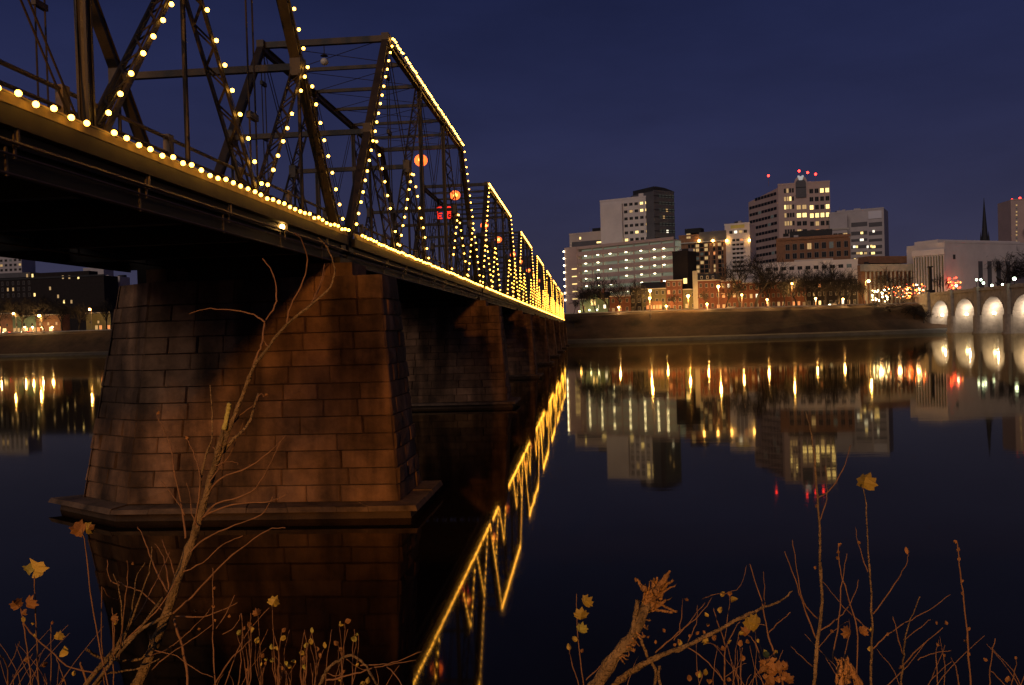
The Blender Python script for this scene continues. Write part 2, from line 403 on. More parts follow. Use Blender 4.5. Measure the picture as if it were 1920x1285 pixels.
def make_span():
    r = thing('truss_span', '', 'bridge span')
    for side, x in ((1, 0.0), (-1, -WID)):
        N = lambda i, z: Vector((x, i*SP, z))
        def beam_part(name, a, b, w, h): return MB().beam(a, b, w, h).build(name, 'steel', r)
        m = MB().beam(N(2, ZT), N(8, ZT), 0.34, 0.05); m.beam(N(2, ZT-0.20), N(8, ZT-0.20), 0.06, 0.36); m.beam(N(2, ZT-0.38), N(8, ZT-0.38), 0.30, 0.04)
        m.build('top_chord', 'steel', r)
        for a, b in ((N(0, ZC), N(2, ZT)), (N(10, ZC), N(8, ZT))):
            m = MB(); d = (b-a).normalized(); n = d.cross(Vector((1,0,0)))
            m.beam(a, b, 0.30, 0.26); m.beam(a+n*0.17, b+n*0.17, 0.40, 0.035); m.beam(a-n*0.17, b-n*0.17, 0.40, 0.035)
            m.build('end_post', 'steel', r)
        for a, b in ((N(2, ZC), N(4, ZT)), (N(8, ZC), N(6, ZT))):
            lattice(MB(), a, b, 0.44, 0.20).build('diagonal', 'steel', r)
        for i, j in ((1, 2), (3, 4), (7, 6), (9, 8)):
            lattice(MB(), N(i, ZM), N(j, ZC), 0.40, 0.16).build('strut', 'steel', r)
        for i in (1, 3, 7, 9): MB().tube([N(i, ZM), N(i, ZC)], 0.075, 8).build('hanger', 'steel', r)
        for i in (4, 6):
            m = MB().tube([N(i, ZC), N(i, ZT)], 0.125, 8)
            for q in range(4):
                a_ = math.pi/4+q*math.pi/2; o_ = Vector((math.cos(a_), math.sin(a_), 0))*0.15
                m.beam(N(i, ZC)+o_, N(i, ZT)+o_, 0.06, 0.06)
            m.build('post', 'steel', r)
        for i in (2, 8):
            m = MB()
            for s_ in (-1, 1): m.tube([N(i, ZC)+Vector((0, s_*0.28, 0)), N(i, ZT)+Vector((0, s_*0.28, 0))], 0.035, 6)
            for z in (15.2, 19.4, 22.6): m.box(x-0.08, x+0.08, i*SP-0.36, i*SP+0.36, z-0.11, z+0.11)
            m.build('twin_rod', 'steel', r)
        rods = MB()
        for i, z0, j, z1 in ((4, ZC, 6, ZT), (4, ZT, 6, ZC), (2, ZT, 4, ZC), (8, ZT, 6, ZC), (2, ZT, 3, ZM), (8, ZT, 7, ZM)):
            rods.tube([N(i, z0)+Vector((0.06, 0, 0)), N(j, z1)+Vector((0.06, 0, 0))], 0.026, 5)
            rods.tube([N(i, z0)-Vector((0.10, 0, 0)), N(j, z1)-Vector((0.10, 0, 0))], 0.026, 5)
        rods.build('tie_rods', 'steel', r)
        for i, z in ((2, ZT), (8, ZT), (1, ZM), (9, ZM), (3, ZM), (7, ZM), (0, ZC), (10, ZC)):
            MB().box(x-0.21, x+0.21, i*SP-0.38, i*SP+0.38, z-0.42, z+0.22 if z == ZT else z+0.36).build('gusset', 'steel', r)
        m = MB()
        for s_ in (-0.13, 0.13): m.beam((x+s_, 0, ZC-0.35), (x+s_, SPAN, ZC-0.35), 0.05, 0.30)
        m.build('bottom_chord', 'steel_dark', r)
        # railing inside the truss
        xr = x-0.55*side; rl = MB()
        rl.tube([(xr, 0.1, 13.40), (xr, SPAN-0.1, 13.40)], 0.055, 6); rl.tube([(xr, 0.1, 12.98), (xr, SPAN-0.1, 12.98)], 0.05, 6)
        rl = rl.build('railing', 'rail', r)
        for i in range(11): MB().box(xr-0.09, xr+0.09, min(max(i*SP, 0.1), SPAN-0.1)-0.14, min(max(i*SP, 0.1), SPAN-0.1)+0.14, 12.2, 13.5).build('railing_post', 'rail', rl)
        # fascia with a pale kerb lip added to catch the bulbs' glow, conduits under it
        xo = x+0.42*side
        MB().box(min(x+0.2*side, xo), max(x+0.2*side, xo), 0, SPAN, 11.80, 12.20).build('fascia', 'fascia', r)
        MB().box(min(x+0.36*side, x+0.44*side), max(x+0.36*side, x+0.44*side), 0, SPAN, 12.20, 12.44).build('kerb_glow_lip', 'kerb', r)
        for z, rr, dx in ((11.52, 0.045, 0.38), (11.30, 0.03, 0.30), (10.98, 0.035, 0.12)):
            m = MB().tube([(x+dx*side, 0, z), (x+dx*side, SPAN, z)], rr, 6)
            for i in range(1, 10): m.box(x+dx*side-0.02, x+dx*side+0.02, (i+0.4)*SP-0.03, (i+0.4)*SP+0.03, z-0.06, 11.9)
            m.build('conduit', 'rail', r)
    MB().box(-0.06, 0.02, 0.05, SPAN-0.05, 10.98, 11.64).build('edge_girder', 'steel_dark', r); MB().box(-WID-2.5, -WID-2.42, 0.05, SPAN-0.05, 10.9, 11.7).build('edge_girder', 'steel_dark', r)
    # lateral system between the two trusses
    for i in range(2, 9):
        big = i in (2, 8)
        m = MB().beam((0.1, i*SP, ZT-0.02), (-WID-0.1, i*SP, ZT-0.02), 0.30 if big else 0.2, 0.34 if big else 0.22, up=(0,1,0))
        m.build('portal_strut' if big else 'top_strut', 'steel', r)
    for i in (1, 3, 7, 9): MB().beam((0, i*SP, ZM), (-WID, i*SP, ZM), 0.24, 0.26, up=(0,1,0)).build('sway_strut', 'steel', r)
    m = MB()
    for i in range(2, 8):
        for a, b in (((0, i), (-WID, i+1)), ((-WID, i), (0, i+1))): m.tube([(a[0], a[1]*SP, ZT), (b[0], b[1]*SP, ZT)], 0.022, 4)
    m.build('wind_bracing', 'steel', r)
    # floor: beams, stringers, planked deck, outrigged walkway on the far side
    for i in range(0, 11):
        y = min(max(i*SP, 0.35), SPAN-0.35)
        m = MB().box(-WID-2.4, 0.0, y-0.16, y+0.16, 11.62, 11.72).box(-WID-2.4, -0.3, y-0.16, y+0.16, 10.98, 11.06).box(-WID-2.3, -0.2, y-0.04, y+0.04, 11.06, 11.62)
        m.build('floor_beam', 'steel_dark', r)
    for q in range(7):
        x = -0.9-q*(WID-1.8)/6
        MB().box(x-0.09, x+0.09, 0.1, SPAN-0.1, 11.72, 11.98).build('stringer', 'steel_dark', r)
    MB().box(-WID-2.4, 0.18, 0.02, SPAN-0.02, 11.98, 12.08).build('deck', 'timber', r)
    return r
span0 = make_span(); index_kids(span0)
SPAN_LABELS = ['dark iron truss span overhead between the leafy bank and the massive pier',
 'dark iron truss span starting on the massive pier behind the sapling', 'truss span from the second to the third stone pier, red sign on it',
 'truss span from the third to the fourth stone pier', 'truss span from the fourth to the fifth stone pier',
 'truss span from the fifth to the sixth stone pier', 'truss span from the sixth to the seventh stone pier',
 'truss span from the seventh to the last stone pier', 'last truss span, landing on the far grassy bank']
SPAN_Y = [Y1-0.35-SPAN+PITCH*k+0.0+0.6 for k in range(9)]
for k in range(9):
    o = span0 if k == 0 else copy_tree(span0)
    o.location = (XN, SPAN_Y[k], 0); tag(o, SPAN_LABELS[k], 'bridge span', 'iron truss spans of the bridge')

# ================================================================== STRINGS OF BULBS
ball_near = MB().ball((0,0,0), 0.064, 10).mesh('bulb', 'bulb')
for me in (ball_near,): me.polygons.foreach_set('use_smooth', [True]*len(me.polygons))
SPNAME = ['span above the leafy bank', 'span on the massive pier', 'second span past the massive pier', 'third span past the massive pier', 'fourth span past the massive pier',
          'fifth span past the massive pier', 'sixth span past the massive pier', 'seventh span past the massive pier', 'last truss span']
def string(label, k, lines, step, individual, r):
    root = thing('light_string', label, 'light string', (XN, SPAN_Y[k], 0), 0, 'strings of warm bulbs on the truss bridge')
    cab = MB(); far = MB()
    for a, b in lines:
        a = Vector(a); b = Vector(b); L = (b-a).length; n = max(2, int(round(L/step)))
        cab.tube([a+(0,0,0.0) if False else a, b], 0.012, 4)
        for i in range(n):
            if rnd.random() < 0.025: continue                      # a dead bulb
            p = a.lerp(b, (i+0.5)/n)+Vector((0.09, rnd.uniform(-0.04, 0.04), rnd.uniform(-0.05, 0.05)))
            if SPAN_Y[k]+p.y < 8: continue
            if individual: link('bulb', ball_near, root, p)
            else: far.ball(p, r, 6)
    cab.build('cable', 'cable', root, kind='stuff' if len(lines) > 1 else None)
    if far.v:
        o = far.build('bulbs', 'bulb_far', root, smooth=True); o['kind'] = 'stuff'
    return root
for k in range(9):
    ind = k <= 1; r = 0.075 if k < 4 else 0.09
    xo = 0.54
    string('glowing bulbs along the deck edge of the '+SPNAME[k], k, [((xo, 0.3, ZD), (xo, SPAN-0.3, ZD))], 0.56, ind, r)
    if k > 0:
        string('glowing bulbs along the top chord of the '+SPNAME[k], k, [((0.25, 2*SP, ZT+0.05), (0.25, 8*SP, ZT+0.05))], 0.42, ind, r+0.01)
        string('bulbs climbing the first end post of the '+SPNAME[k], k, [((0.28, 0.3, ZC+0.6), (0.28, 2*SP, ZT-0.2))], 0.78, ind, r)
    string('bulbs descending the second end post of the '+SPNAME[k], k, [((0.28, SPAN-0.3, ZC+0.6), (0.28, 8*SP, ZT-0.2))], 0.78, ind, r)
    zz = []
    for i, j in ((1, 2), (3, 2), (3, 4), (7, 6), (7, 8), (9, 8)): zz.append(((0.26, i*SP, ZM-0.2), (0.26, j*SP, ZC+0.6)))
    string('zigzag of bulbs on the lower struts of the '+SPNAME[k], k, zz, 0.80, ind, r)

# sodium lanterns hung under the portal struts, one of the first unlit
def hung_lantern(y, lit, label):
    o = thing('hanging_lantern', label, 'lantern', (XN-WID*0.5, y, ZT-0.2), 0, 'lanterns hung under the portal struts')
    MB().tube([(0,0,0), (0,0,-0.55)], 0.03, 6).tube([(0,0,-0.5), (0,0,-0.62)], [0.06, 0.24], 10).build('hood', 'steel', o)
    MB().ball((0,0,-0.95), 0.62 if lit else 0.24, 14, squash=0.9).build('globe', 'sodium' if lit else 'glass_off', o, smooth=True)  # lit globe is oversized and orange, standing in for the lamp's halo
    if lit: MB().ball((0.1,-0.50,-1.0), 0.24, 12).build('lamp', 'lantern_core', o, smooth=True)
    return o
mat('glass_off', (0.55, 0.55, 0.50), 0.4)
ords = ['first', 'second', 'third', 'fourth', 'fifth', 'sixth', 'seventh', 'eighth']
for k in range(1, 6):
    hung_lantern(SPAN_Y[k]+2*SP, k > 1, ('unlit pale' if k == 1 else 'glowing orange')+' lantern under the entry portal of the '+SPNAME[k])
    hung_lantern(SPAN_Y[k]+8*SP, True, 'glowing orange lantern under the exit portal of the '+SPNAME[k])

# red neon sign on the second span's portal
sg = thing('neon_sign', 'red neon sign in two rows of letters hung in the truss portal', 'sign')
sy = SPAN_Y[2]+1.0*SP
def letter(strokes, x, z, w, h):
    m = MB()
    for a in strokes: m.tube([(x+u*w, sy, z+v*h) for u, v in a], 0.075, 6)
    m.build('letter', 'neon_red', sg)
LT = {'F': [[(0,0),(0,1),(1,1)], [(0,.55),(.8,.55)]], 'I': [[(.5,0),(.5,1)]], 'E': [[(1,0),(0,0),(0,1),(1,1)], [(0,.5),(.8,.5)]],
      'C': [[(1,.8),(.7,1),(.2,1),(0,.7),(0,.3),(.2,0),(.7,0),(1,.2)]], 'S': [[(1,.85),(.7,1),(.2,1),(0,.75),(.2,.55),(.8,.45),(1,.25),(.8,0),(.2,0),(0,.15)]],
      'G': [[(1,.8),(.7,1),(.2,1),(0,.7),(0,.3),(.2,0),(.8,0),(1,.3),(1,.5),(.6,.5)]]}
c0 = P(820, 402, sy); c1 = P(859, 402, sy); c2 = P(820, 388, sy); c3 = P(820, 410, sy)
sw = c1.x-c0.x; sh = c2.z-c3.z
for ch, u, row in (('F', 0.02, 1), ('I', 0.24, 1), ('C', 0.48, 1), ('S', 0.74, 1), ('E', 0.04, 0), ('I', 0.26, 0), ('G', 0.48, 0), ('I', 0.74, 0)):
    letter(LT[ch], c0.x+u*sw, c3.z+row*sh*0.52, sw*0.19, sh*0.42)
m = MB()
for z in (c3.z-0.1, c2.z+0.1): m.tube([(c0.x-0.6, sy+0.12, z), (c1.x+0.6, sy+0.12, z)], 0.04, 5)
for u in (0, 1): m.tube([(c0.x+u*sw, sy+0.12, c3.z-0.1), (c0.x+u*sw, sy+0.12, ZM)], 0.03, 5)
m.build('frame', 'steel', sg)

# small work lamp clamped under the near deck edge
wl = thing('deck_lamp', 'small bright lamp clamped under the deck edge above the sapling', 'lamp', P(524, 426, 31.0))
MB().box(-0.05, 0.05, -0.3, 0.25, 0.05, 0.12).build('bracket', 'steel', wl)
MB().ball((0.1,0,0), 0.10, 8).build('lamp', 'lamp_core', wl, smooth=True)
# ================================================================== CITY ON THE FAR BANK
mat('pane_dark', (0.015, 0.018, 0.022), 0.5, spec=0.12)
mat('pane_grey', (0.10, 0.11, 0.10), 0.3, (0.5, 0.55, 0.45), 0.06)
mat('pane_warm', (0.5, 0.4, 0.2), 0.4, (1.0, 0.70, 0.24), 2.0)
mat('pane_dim', (0.4, 0.3, 0.15), 0.4, (1.0, 0.62, 0.24), 0.5)
mat('pane_orange', (0.4, 0.2, 0.1), 0.4, (1.0, 0.34, 0.10), 0.9)
mat('pane_white', (0.6, 0.6, 0.6), 0.4, (1.0, 0.92, 0.70), 1.6)
mat('frame_stone', (0.34, 0.30, 0.26), 0.85)
mat('beige', (0.60, 0.49, 0.41), 0.9, namt=0.10, nscale=0.15)
mat('pinkish', (0.60, 0.44, 0.37), 0.9, namt=0.10, nscale=0.15)
mat('grey_wall', (0.55, 0.50, 0.48), 0.9, namt=0.10, nscale=0.15)
mat('white_wall', (0.76, 0.68, 0.62), 0.9, namt=0.10, nscale=0.12)
mat('white_panel', (0.78, 0.76, 0.78), 0.8)
mat('dark_glass', (0.13, 0.125, 0.13), 0.5, spec=0.15, namt=0.15, nscale=0.2)
mat('brown_brick', (0.30, 0.155, 0.085), 0.9, namt=0.2, nscale=0.5)
mat('red_brick', (0.17, 0.065, 0.040), 0.9, namt=0.25, nscale=0.6)
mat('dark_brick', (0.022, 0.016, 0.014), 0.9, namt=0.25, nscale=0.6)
mat('green_paint', (0.20, 0.30, 0.22), 0.8, namt=0.12, nscale=0.6)
mat('olive_paint', (0.17, 0.15, 0.07), 0.8, namt=0.15, nscale=0.6)
mat('slate', (0.03, 0.03, 0.032), 0.7, namt=0.3, nscale=1.0)
mat('limestone', (0.46, 0.42, 0.32), 0.9, namt=0.15, nscale=0.3)
mat('trim', (0.55, 0.50, 0.42), 0.8)
mat('garage_inner_glow', (0.42, 0.44, 0.36), 0.9, (0.60, 0.66, 0.48), 0.17)  # faint emission stands in for lamp light on the inner wall
mat('black_box', (0.02, 0.02, 0.022), 0.8)
mat('pole', (0.22, 0.16, 0.12), 0.6)
mat('yellow_awning', (0.55, 0.42, 0.10), 0.8, (1.0, 0.75, 0.2), 0.06)

class Bld:
    def __init__(s, name, label, cat, pxL, YL, pxR, YR, ytop, wall, depth=18.0, base=ZB, pyref=None, group='buildings along the far bank'):
        a = P(pxL, 560, YL); b = P(pxR, 560, YR); s.O = Vector((a.x, a.y, 0)); d = Vector((b.x-a.x, b.y-a.y, 0)); s.W = d.length; s.u = d.normalized()
        s.n = Vector((s.u.y, -s.u.x, 0)); s.base = base; s.depth = depth
        s.root = thing(name, label, cat, (a.x, a.y, 0), math.atan2(s.u.y, s.u.x), group)
        s.top = s.loc((pxL+pxR)/2, ytop)[1]
        if wall: MB().box(0, s.W, 0, depth, base-1, s.top).build('wall', wall, s.root)
        if wall and s.W > 9 and s.top-base > 22:
            for q in range(rnd.randint(2, 4)):
                u = rnd.uniform(0.08, 0.8)*s.W; w = rnd.uniform(1.5, 5); y = rnd.uniform(2, max(3, depth-6))
                MB().box(u, min(u+w, s.W-0.5), y, y+rnd.uniform(1.5, 4), s.top-0.05, s.top+rnd.uniform(0.8, 2.6)).build('roof_plant', rnd.choice(('grey_wall', 'slate')), s.root)
            u = rnd.uniform(0.2, 0.8)*s.W; MB().tube([(u, depth/2, s.top), (u, depth/2, s.top+rnd.uniform(3, 6))], [0.12, 0.05], 5).build('antenna', 'pole', s.root)
            MB().box(-0.15, s.W+0.15, -0.18, 0.25, s.top-0.5, s.top+0.55).build('roof_edge', wall, s.root)
    def loc(s, px, py):                  # pixel -> (metres along the facade, height)
        d = ray(px, py); o = Vector((0, 0, CAMH)); t = (s.O-o).dot(s.n)/d.dot(s.n); q = o+d*t
        return (q-s.O).dot(s.u), q.z
    def box(s, name, x0, x1, y0, y1, z0, z1, m, parent=None): return MB().box(x0, x1, y0, y1, z0, z1).build(name, m, parent or s.root)
    def pbox(s, name, px0, py0, px1, py1, front, back, m, parent=None):
        u0, z1 = s.loc(px0, (py0)); u1, _ = s.loc(px1, py0); _, z0 = s.loc((px0+px1)/2, py1); _, z1 = s.loc((px0+px1)/2, py0)
        return s.box(name, u0, u1, front, back, z0, z1, m, parent)
    def win(s, u, z, w, h, pane='pane_dark', face=None, frame='frame_stone', y=0.0):
        key = (round(w, 2), round(h, 2), pane, frame)
        if key not in WINM:
            m = MB(); t_ = min(0.16, w*0.1)
            m.box(-w/2, w/2, -0.10, 0.0, -h/2-t_, -h/2, frame); m.box(-w/2, w/2, -0.10, 0.0, h/2, h/2+t_, frame)
            m.box(-w/2-t_, -w/2, -0.10, 0.0, -h/2-t_, h/2+t_, frame); m.box(w/2, w/2+t_, -0.10, 0.0, -h/2-t_, h/2+t_, frame)
            m.box(-w/2, w/2, -0.03, 0.0, -h/2, h/2, pane)
            m.box(-0.04, 0.04, -0.07, -0.03, -h/2, h/2, frame)
            WINM[key] = m.mesh('window')
        o = link('window', WINM[key], s.root, (u, y, z))
        if face == 'L': o.location = (0, u, z); o.rotation_euler = (0, 0, -math.pi/2)
        if face == 'R': o.location = (s.W, u, z); o.rotation_euler = (0, 0, math.pi/2)
        return o
    def grid(s, px0, px1, nx, py0, py1, ny, wf, hf, lit=None, dim=0.06, base_pane='pane_dark', frame='frame_stone'):
        u0, _ = s.loc(px0, (py0+py1)/2); u1, _ = s.loc(px1, (py0+py1)/2); pm = (px0+px1)/2
        _, z1 = s.loc(pm, py0); _, z0 = s.loc(pm, py1); cw = (u1-u0)/nx; ch = (z1-z0)/ny
        lit = lit or {}
        for j in range(ny):
            for i in range(nx):
                p = lit.get((i, j)) or (rnd.choice(('pane_dim', 'pane_grey', 'pane_dim')) if rnd.random() < dim else base_pane)
                s.win(u0+(i+0.5)*cw, z1-(j+0.5)*ch, cw*wf, ch*hf, p, frame=frame)
    def red(s, px, py, r=0.9, y=2.0):
        u, z = s.loc(px, py)
        o = s.root.matrix_world
        w = s.O+s.u*u-s.n*y
        t_ = thing('beacon', s.beacon, 'beacon', (w.x, w.y, s.top), 0, 'red beacons on the roofs')
        MB().tube([(0,0,0), (0,0,z-s.top)], 0.12, 6).build('mast', 'pole', t_); MB().ball((0,0,z-s.top), r, 8).build('lamp', 'red_light', t_, smooth=True)
WINM = {}
w_, d_, o_, wh = 'pane_warm', 'pane_dim', 'pane_orange', 'pane_white'

# --- wing behind the garage
B = Bld('office_wing', 'low beige office wing behind the open parking garage', 'building', 1071, 585, 1132, 575, 437, 'beige', 14)
B.pbox('roof_unit', 1108, 427, 1132, 437, 2, 9, 'black_box'); B.pbox('window_band', 1072, 452, 1130, 461, -0.12, 0, 'dark_glass')
for x in (1088,): B.win(*B.loc(x, 447), 1.2, 1.6, w_)
B.pbox('window', 1119, 453, 1130, 456, -0.2, -0.12, w_)
# --- pale tower with punched windows
B = Bld('office_tower', 'pale office tower with punched windows above the parking garage', 'building', 1130, 575, 1231, 560, 372, 'white_wall', 24)
B.beacon = 'red warning beacon on the pale tower above the garage'
B.pbox('penthouse', 1196, 361, 1231, 373, 1, 14, 'white_wall'); B.pbox('stair_core', 1128, 384, 1168, 470, -2.2, 0, 'white_wall')
lit = {(3,0): w_, (4,0): w_, (1,1): d_, (3,1): w_, (4,1): w_, (2,4): w_, (4,4): d_, (5,4): d_, (0,5): w_}
B.grid(1169, 1229, 6, 375, 455, 6, 0.58, 0.36, lit, 0.05)
B.red(1210, 358)
# --- dark curved tower
B = Bld('glass_tower', 'dark brown glazed tower with sloped top beside the pale tower', 'building', 1231, 556, 1269, 566, 360, 'dark_glass', 22)
m = MB(); u = B.W; m.prism([(0,0,B.top), (u,0,B.top), (u,0,B.top+0.6), (u*0.55,0,B.top+2.4), (u*0.15,0,B.top+2.9), (0,0,B.top+2.8)], (0,20,0)); m.build('roof', 'slate', B.root)
B.grid(1236, 1266, 5, 362, 480, 9, 0.62, 0.42, {(2,2): d_, (1,3): d_, (2,5): wh}, 0.06, 'pane_grey', 'slate')
for j in range(9): B.box('floor_band', -0.1, B.W+0.1, -0.16, 0, B.top-3.2-j*4.4, B.top-2.6-j*4.4, 'slate')

# --- parking garage with open decks
B = Bld('parking_garage', 'open parking garage with rows of ceiling lamps on every level', 'building', 1062, 578, 1266, 530, 457, None, 9)
H = B.top-B.base; lv = 9; fh = H/lv
B.box('inner_wall', 0.3, B.W-0.3, 5, 9, B.base-1, B.top-1.2, 'garage_inner_glow')
for j in range(lv):
    z = B.base+j*fh
    B.box('deck', 0, B.W, 0.35, 9, z-0.25, z+0.15, 'beige'); B.box('parapet', 0, B.W, 0, 0.35, z-0.5, z+fh*0.45, 'pinkish')
B.box('roof_parapet', 0, B.W, 0, 0.35, B.top-0.9, B.top+0.9, 'pinkish'); B.box('deck', 0, B.W, 0.35, 9, B.top-0.9, B.top-0.5, 'beige')
u0 = B.loc(1083, 500)[0]
B.box('stair_tower', -0.2, u0, -0.4, 8, B.base-1, B.top+1.0, 'pinkish')
for j in range(5): B.box('window', u0*0.55, u0*0.95, -0.46, -0.4, B.base+fh*(j+2.2), B.base+fh*(j+2.2)+0.55, w_)
for x in (1084, 1110, 1130, 1158, 1188, 1217, 1240, 1264):
    u = B.loc(x, 500)[0]; B.box('column', u-0.35, u+0.35, 0.36, 1.1, B.base-1, B.top-0.9, 'beige')
for x in (1097, 1120, 1143, 1173, 1201, 1226, 1244):
    u = B.loc(x, 500)[0]
    for j in range(1, lv+1):
        if rnd.random() < 0.93:
            o = MB().box(u-0.55, u+0.55, 0.5, 1.2, B.base+j*fh-0.85, B.base+j*fh-0.45).build('ceiling_lamp', 'lamp_white', B.root)
# string of lamps on the left edge
for j in range(8):
    MB().ball((-0.6, -0.6, B.top-1.5-j*fh*0.93), 0.55, 8).build('wall_lamp', 'lamp_white', B.root, smooth=True)

# --- dark slab and apartments
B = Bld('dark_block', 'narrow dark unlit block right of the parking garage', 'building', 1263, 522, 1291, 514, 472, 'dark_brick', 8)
B.win(*B.loc(1285, 527), 2.6, 3, w_)
B = Bld('apartment_house', 'brick and glass apartment house with wall lamps under its top floor', 'building', 1276, 560, 1363, 548, 440, 'brown_brick', 16)
B.pbox('roof_unit', 1282, 428, 1312, 437, 2, 9, 'black_box')
B.pbox('top_floor', 1311, 434, 1362, 452, -0.5, 0, 'dark_glass')
B.pbox('cornice', 1275, 453, 1363, 455, -1.2, 0, 'trim')
lit = {(5,2): o_, (6,2): o_, (0,4): d_, (1,5): d_, (2,5): d_, (0,5): o_}
B.grid(1288, 1362, 9, 456, 520, 8, 0.72, 0.7, lit, 0.22, 'pane_dark', 'slate')
for x in (1289, 1334, 1345, 1360): B.pbox('pier_strip', x-4, 456, x+1, 522, -0.35, 0, 'brown_brick')
B.win(*B.loc(1355, 449), 2.5, 2.5, o_); B.win(*B.loc(1291, 443), 2.5, 3, d_)
for x in (1312, 1338, 1364): 
    u, z = B.loc(x, 452); MB().ball((u, -1.4, z), 0.75, 8).build('wall_lamp', 'lamp_core', B.root, smooth=True)
B = Bld('white_apartments', 'white apartment wing with balconies and a yellow rooftop canopy', 'building', 1362, 548, 1409, 542, 420, 'white_wall', 16)
B.pbox('canopy', 1370, 422, 1396, 428, -0.3, 0, 'yellow_awning')
B.grid(1366, 1402, 4, 430, 440, 1, 0.6, 0.5, {(1,0): wh, (2,0): d_})
B.grid(1373, 1395, 3, 446, 512, 8, 0.7, 0.48, {(2,0): o_}, 0.04)
for j in range(8): 
    z = B.loc(1384, 452+j*8.2)[1]; B.box('balcony', B.loc(1372, 450)[0], B.loc(1397, 450)[0], -1.2, 0, z-1.6, z-0.7, 'white_wall')
u, z = B.loc(1406, 451); MB().ball((u, -1.2, z), 0.75, 8).build('wall_lamp', 'lamp_core', B.root, smooth=True)

# --- tall tower with arched crown and keystone emblem
B = Bld('crowned_tower', 'tall pinkish tower with arched crown and pale keystone emblem', 'building', 1464, 612, 1561, 606, 343, 'pinkish', 30)
B.beacon = 'red warning beacon on the tall tower with the keystone emblem'
a = P(1408, 560, 650)
s_ = (Vector((a.x, a.y, 0))-B.O); side = MB(); lu = s_.dot(B.u); lv_ = -s_.dot(B.n)
zt = B.top-2.0
side.quadbox([(0,0.05,B.base-1),(0,24,B.base-1),(lu+6,lv_+18,B.base-1),(lu,lv_,B.base-1)][::-1], [(0,0.05,zt),(0,24,zt),(lu+6,lv_+18,zt-4),(lu,lv_,zt-4)][::-1])
side.build('side_wing', 'pinkish', B.root)
nv = Vector((lu, lv_, 0)); Lw = nv.length; nd = nv.normalized(); nn_ = Vector((nd.y, -nd.x, 0))
if nn_.y > 0: nn_ = -nn_
for j in range(10):
    z = zt-4.5-j*5.0
    for q in range(9):
        c0 = nd*(Lw*(0.06+q*0.103))+nn_*0.15; c1 = nd*(Lw*(0.06+q*0.103+0.085))+nn_*0.15
        b0 = c0-nn_*0.3; b1 = c1-nn_*0.3
        if q >= 7 and j == 0: continue
        MB().quadbox([(c0.x,c0.y,z),(b0.x,b0.y,z),(b1.x,b1.y,z),(c1.x,c1.y,z)], [(c0.x,c0.y,z+2.0),(b0.x,b0.y,z+2.0),(b1.x,b1.y,z+2.0),(c1.x,c1.y,z+2.0)]).build('window', 'pane_dark' if rnd.random() > 0.05 else 'pane_grey', B.root)
uc, zc = B.loc(1501, 334)
m = MB(); ow = B.loc(1513, 340)[0]-uc
arc = [(uc-ow, -0.6, B.top-8), (uc+ow, -0.6, B.top-8)]+[(uc+ow*math.cos(q*math.pi/10), -0.6, B.top+0.8+ow*0.95*math.sin(q*math.pi/10)) for q in range(11)]
m.prism(arc, (0, 9, 0)); m.build('crown', 'pinkish', B.root)
iw = B.loc(1511, 340)[0]-uc
arc = [(uc-iw, -0.8, B.loc(1501, 371)[1]), (uc+iw, -0.8, B.loc(1501, 371)[1])]+[(uc+iw*math.cos(q*math.pi/10), -0.8, B.top-0.3+iw*0.9*math.sin(q*math.pi/10)) for q in range(11)]
m = MB(); m.prism(arc, (0, 0.2, 0)); m.build('arched_glazing', 'dark_glass', B.root)
k_ = iw*0.62
kp = [(-0.55,-0.75),(0.55,-0.75),(0.75,0.15),(1.0,0.2),(0.9,0.75),(0.35,0.75),(0.3,0.5),(-0.3,0.5),(-0.35,0.75),(-0.9,0.75),(-1.0,0.2),(-0.75,0.15)]
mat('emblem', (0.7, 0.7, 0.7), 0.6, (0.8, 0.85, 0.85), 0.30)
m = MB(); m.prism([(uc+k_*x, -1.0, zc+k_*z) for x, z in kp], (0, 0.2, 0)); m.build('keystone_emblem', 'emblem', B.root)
m = MB().box(uc-iw, uc+iw, -0.86, -0.8, B.loc(1501,352)[1]-0.3, B.loc(1501,352)[1]+0.3); m.build('spandrel', 'slate', B.root)
lit = {(2,3): w_, (0,2): w_, (1,2): d_, (0,1): 'pane_grey', (1,1): d_, (2,1): w_, (3,1): d_, (1,0): d_}
B.grid(1470, 1490, 4, 350, 442, 6, 0.66, 0.52, {(1,0): d_, (0,1): d_, (1,1): d_, (2,1): w_, (0,2): w_, (1,2): d_, (2,2): d_, (0,4): d_, (1,4): d_, (2,4): d_}, 0.1)
B.grid(1517, 1557, 4, 350, 442, 6, 0.66, 0.52, {(2,0): w_, (3,0): w_, (0,2): w_, (3,2): w_, (0,3): w_, (1,3): w_, (2,3): w_, (3,3): w_, (1,4): d_, (1,5): o_}, 0.1)
B.grid(1493, 1514, 2, 381, 442, 4, 0.72, 0.52, {(0,0): d_, (1,0): d_, (0,1): w_, (1,1): w_, (0,3): d_}, 0.1)
for x, y, l_ in ((1441, 328, 'red beacon on the side wing of the tower with the keystone'), (1499, 319, 'red beacon at the very top of the arched crown'), (1515, 322, 'red beacon just right of the arched crown'), (1530, 325, 'red beacon on the tower roof above the lit top floor windows')):
    B.beacon = l_; B.red(x, y, 0.85, 4)
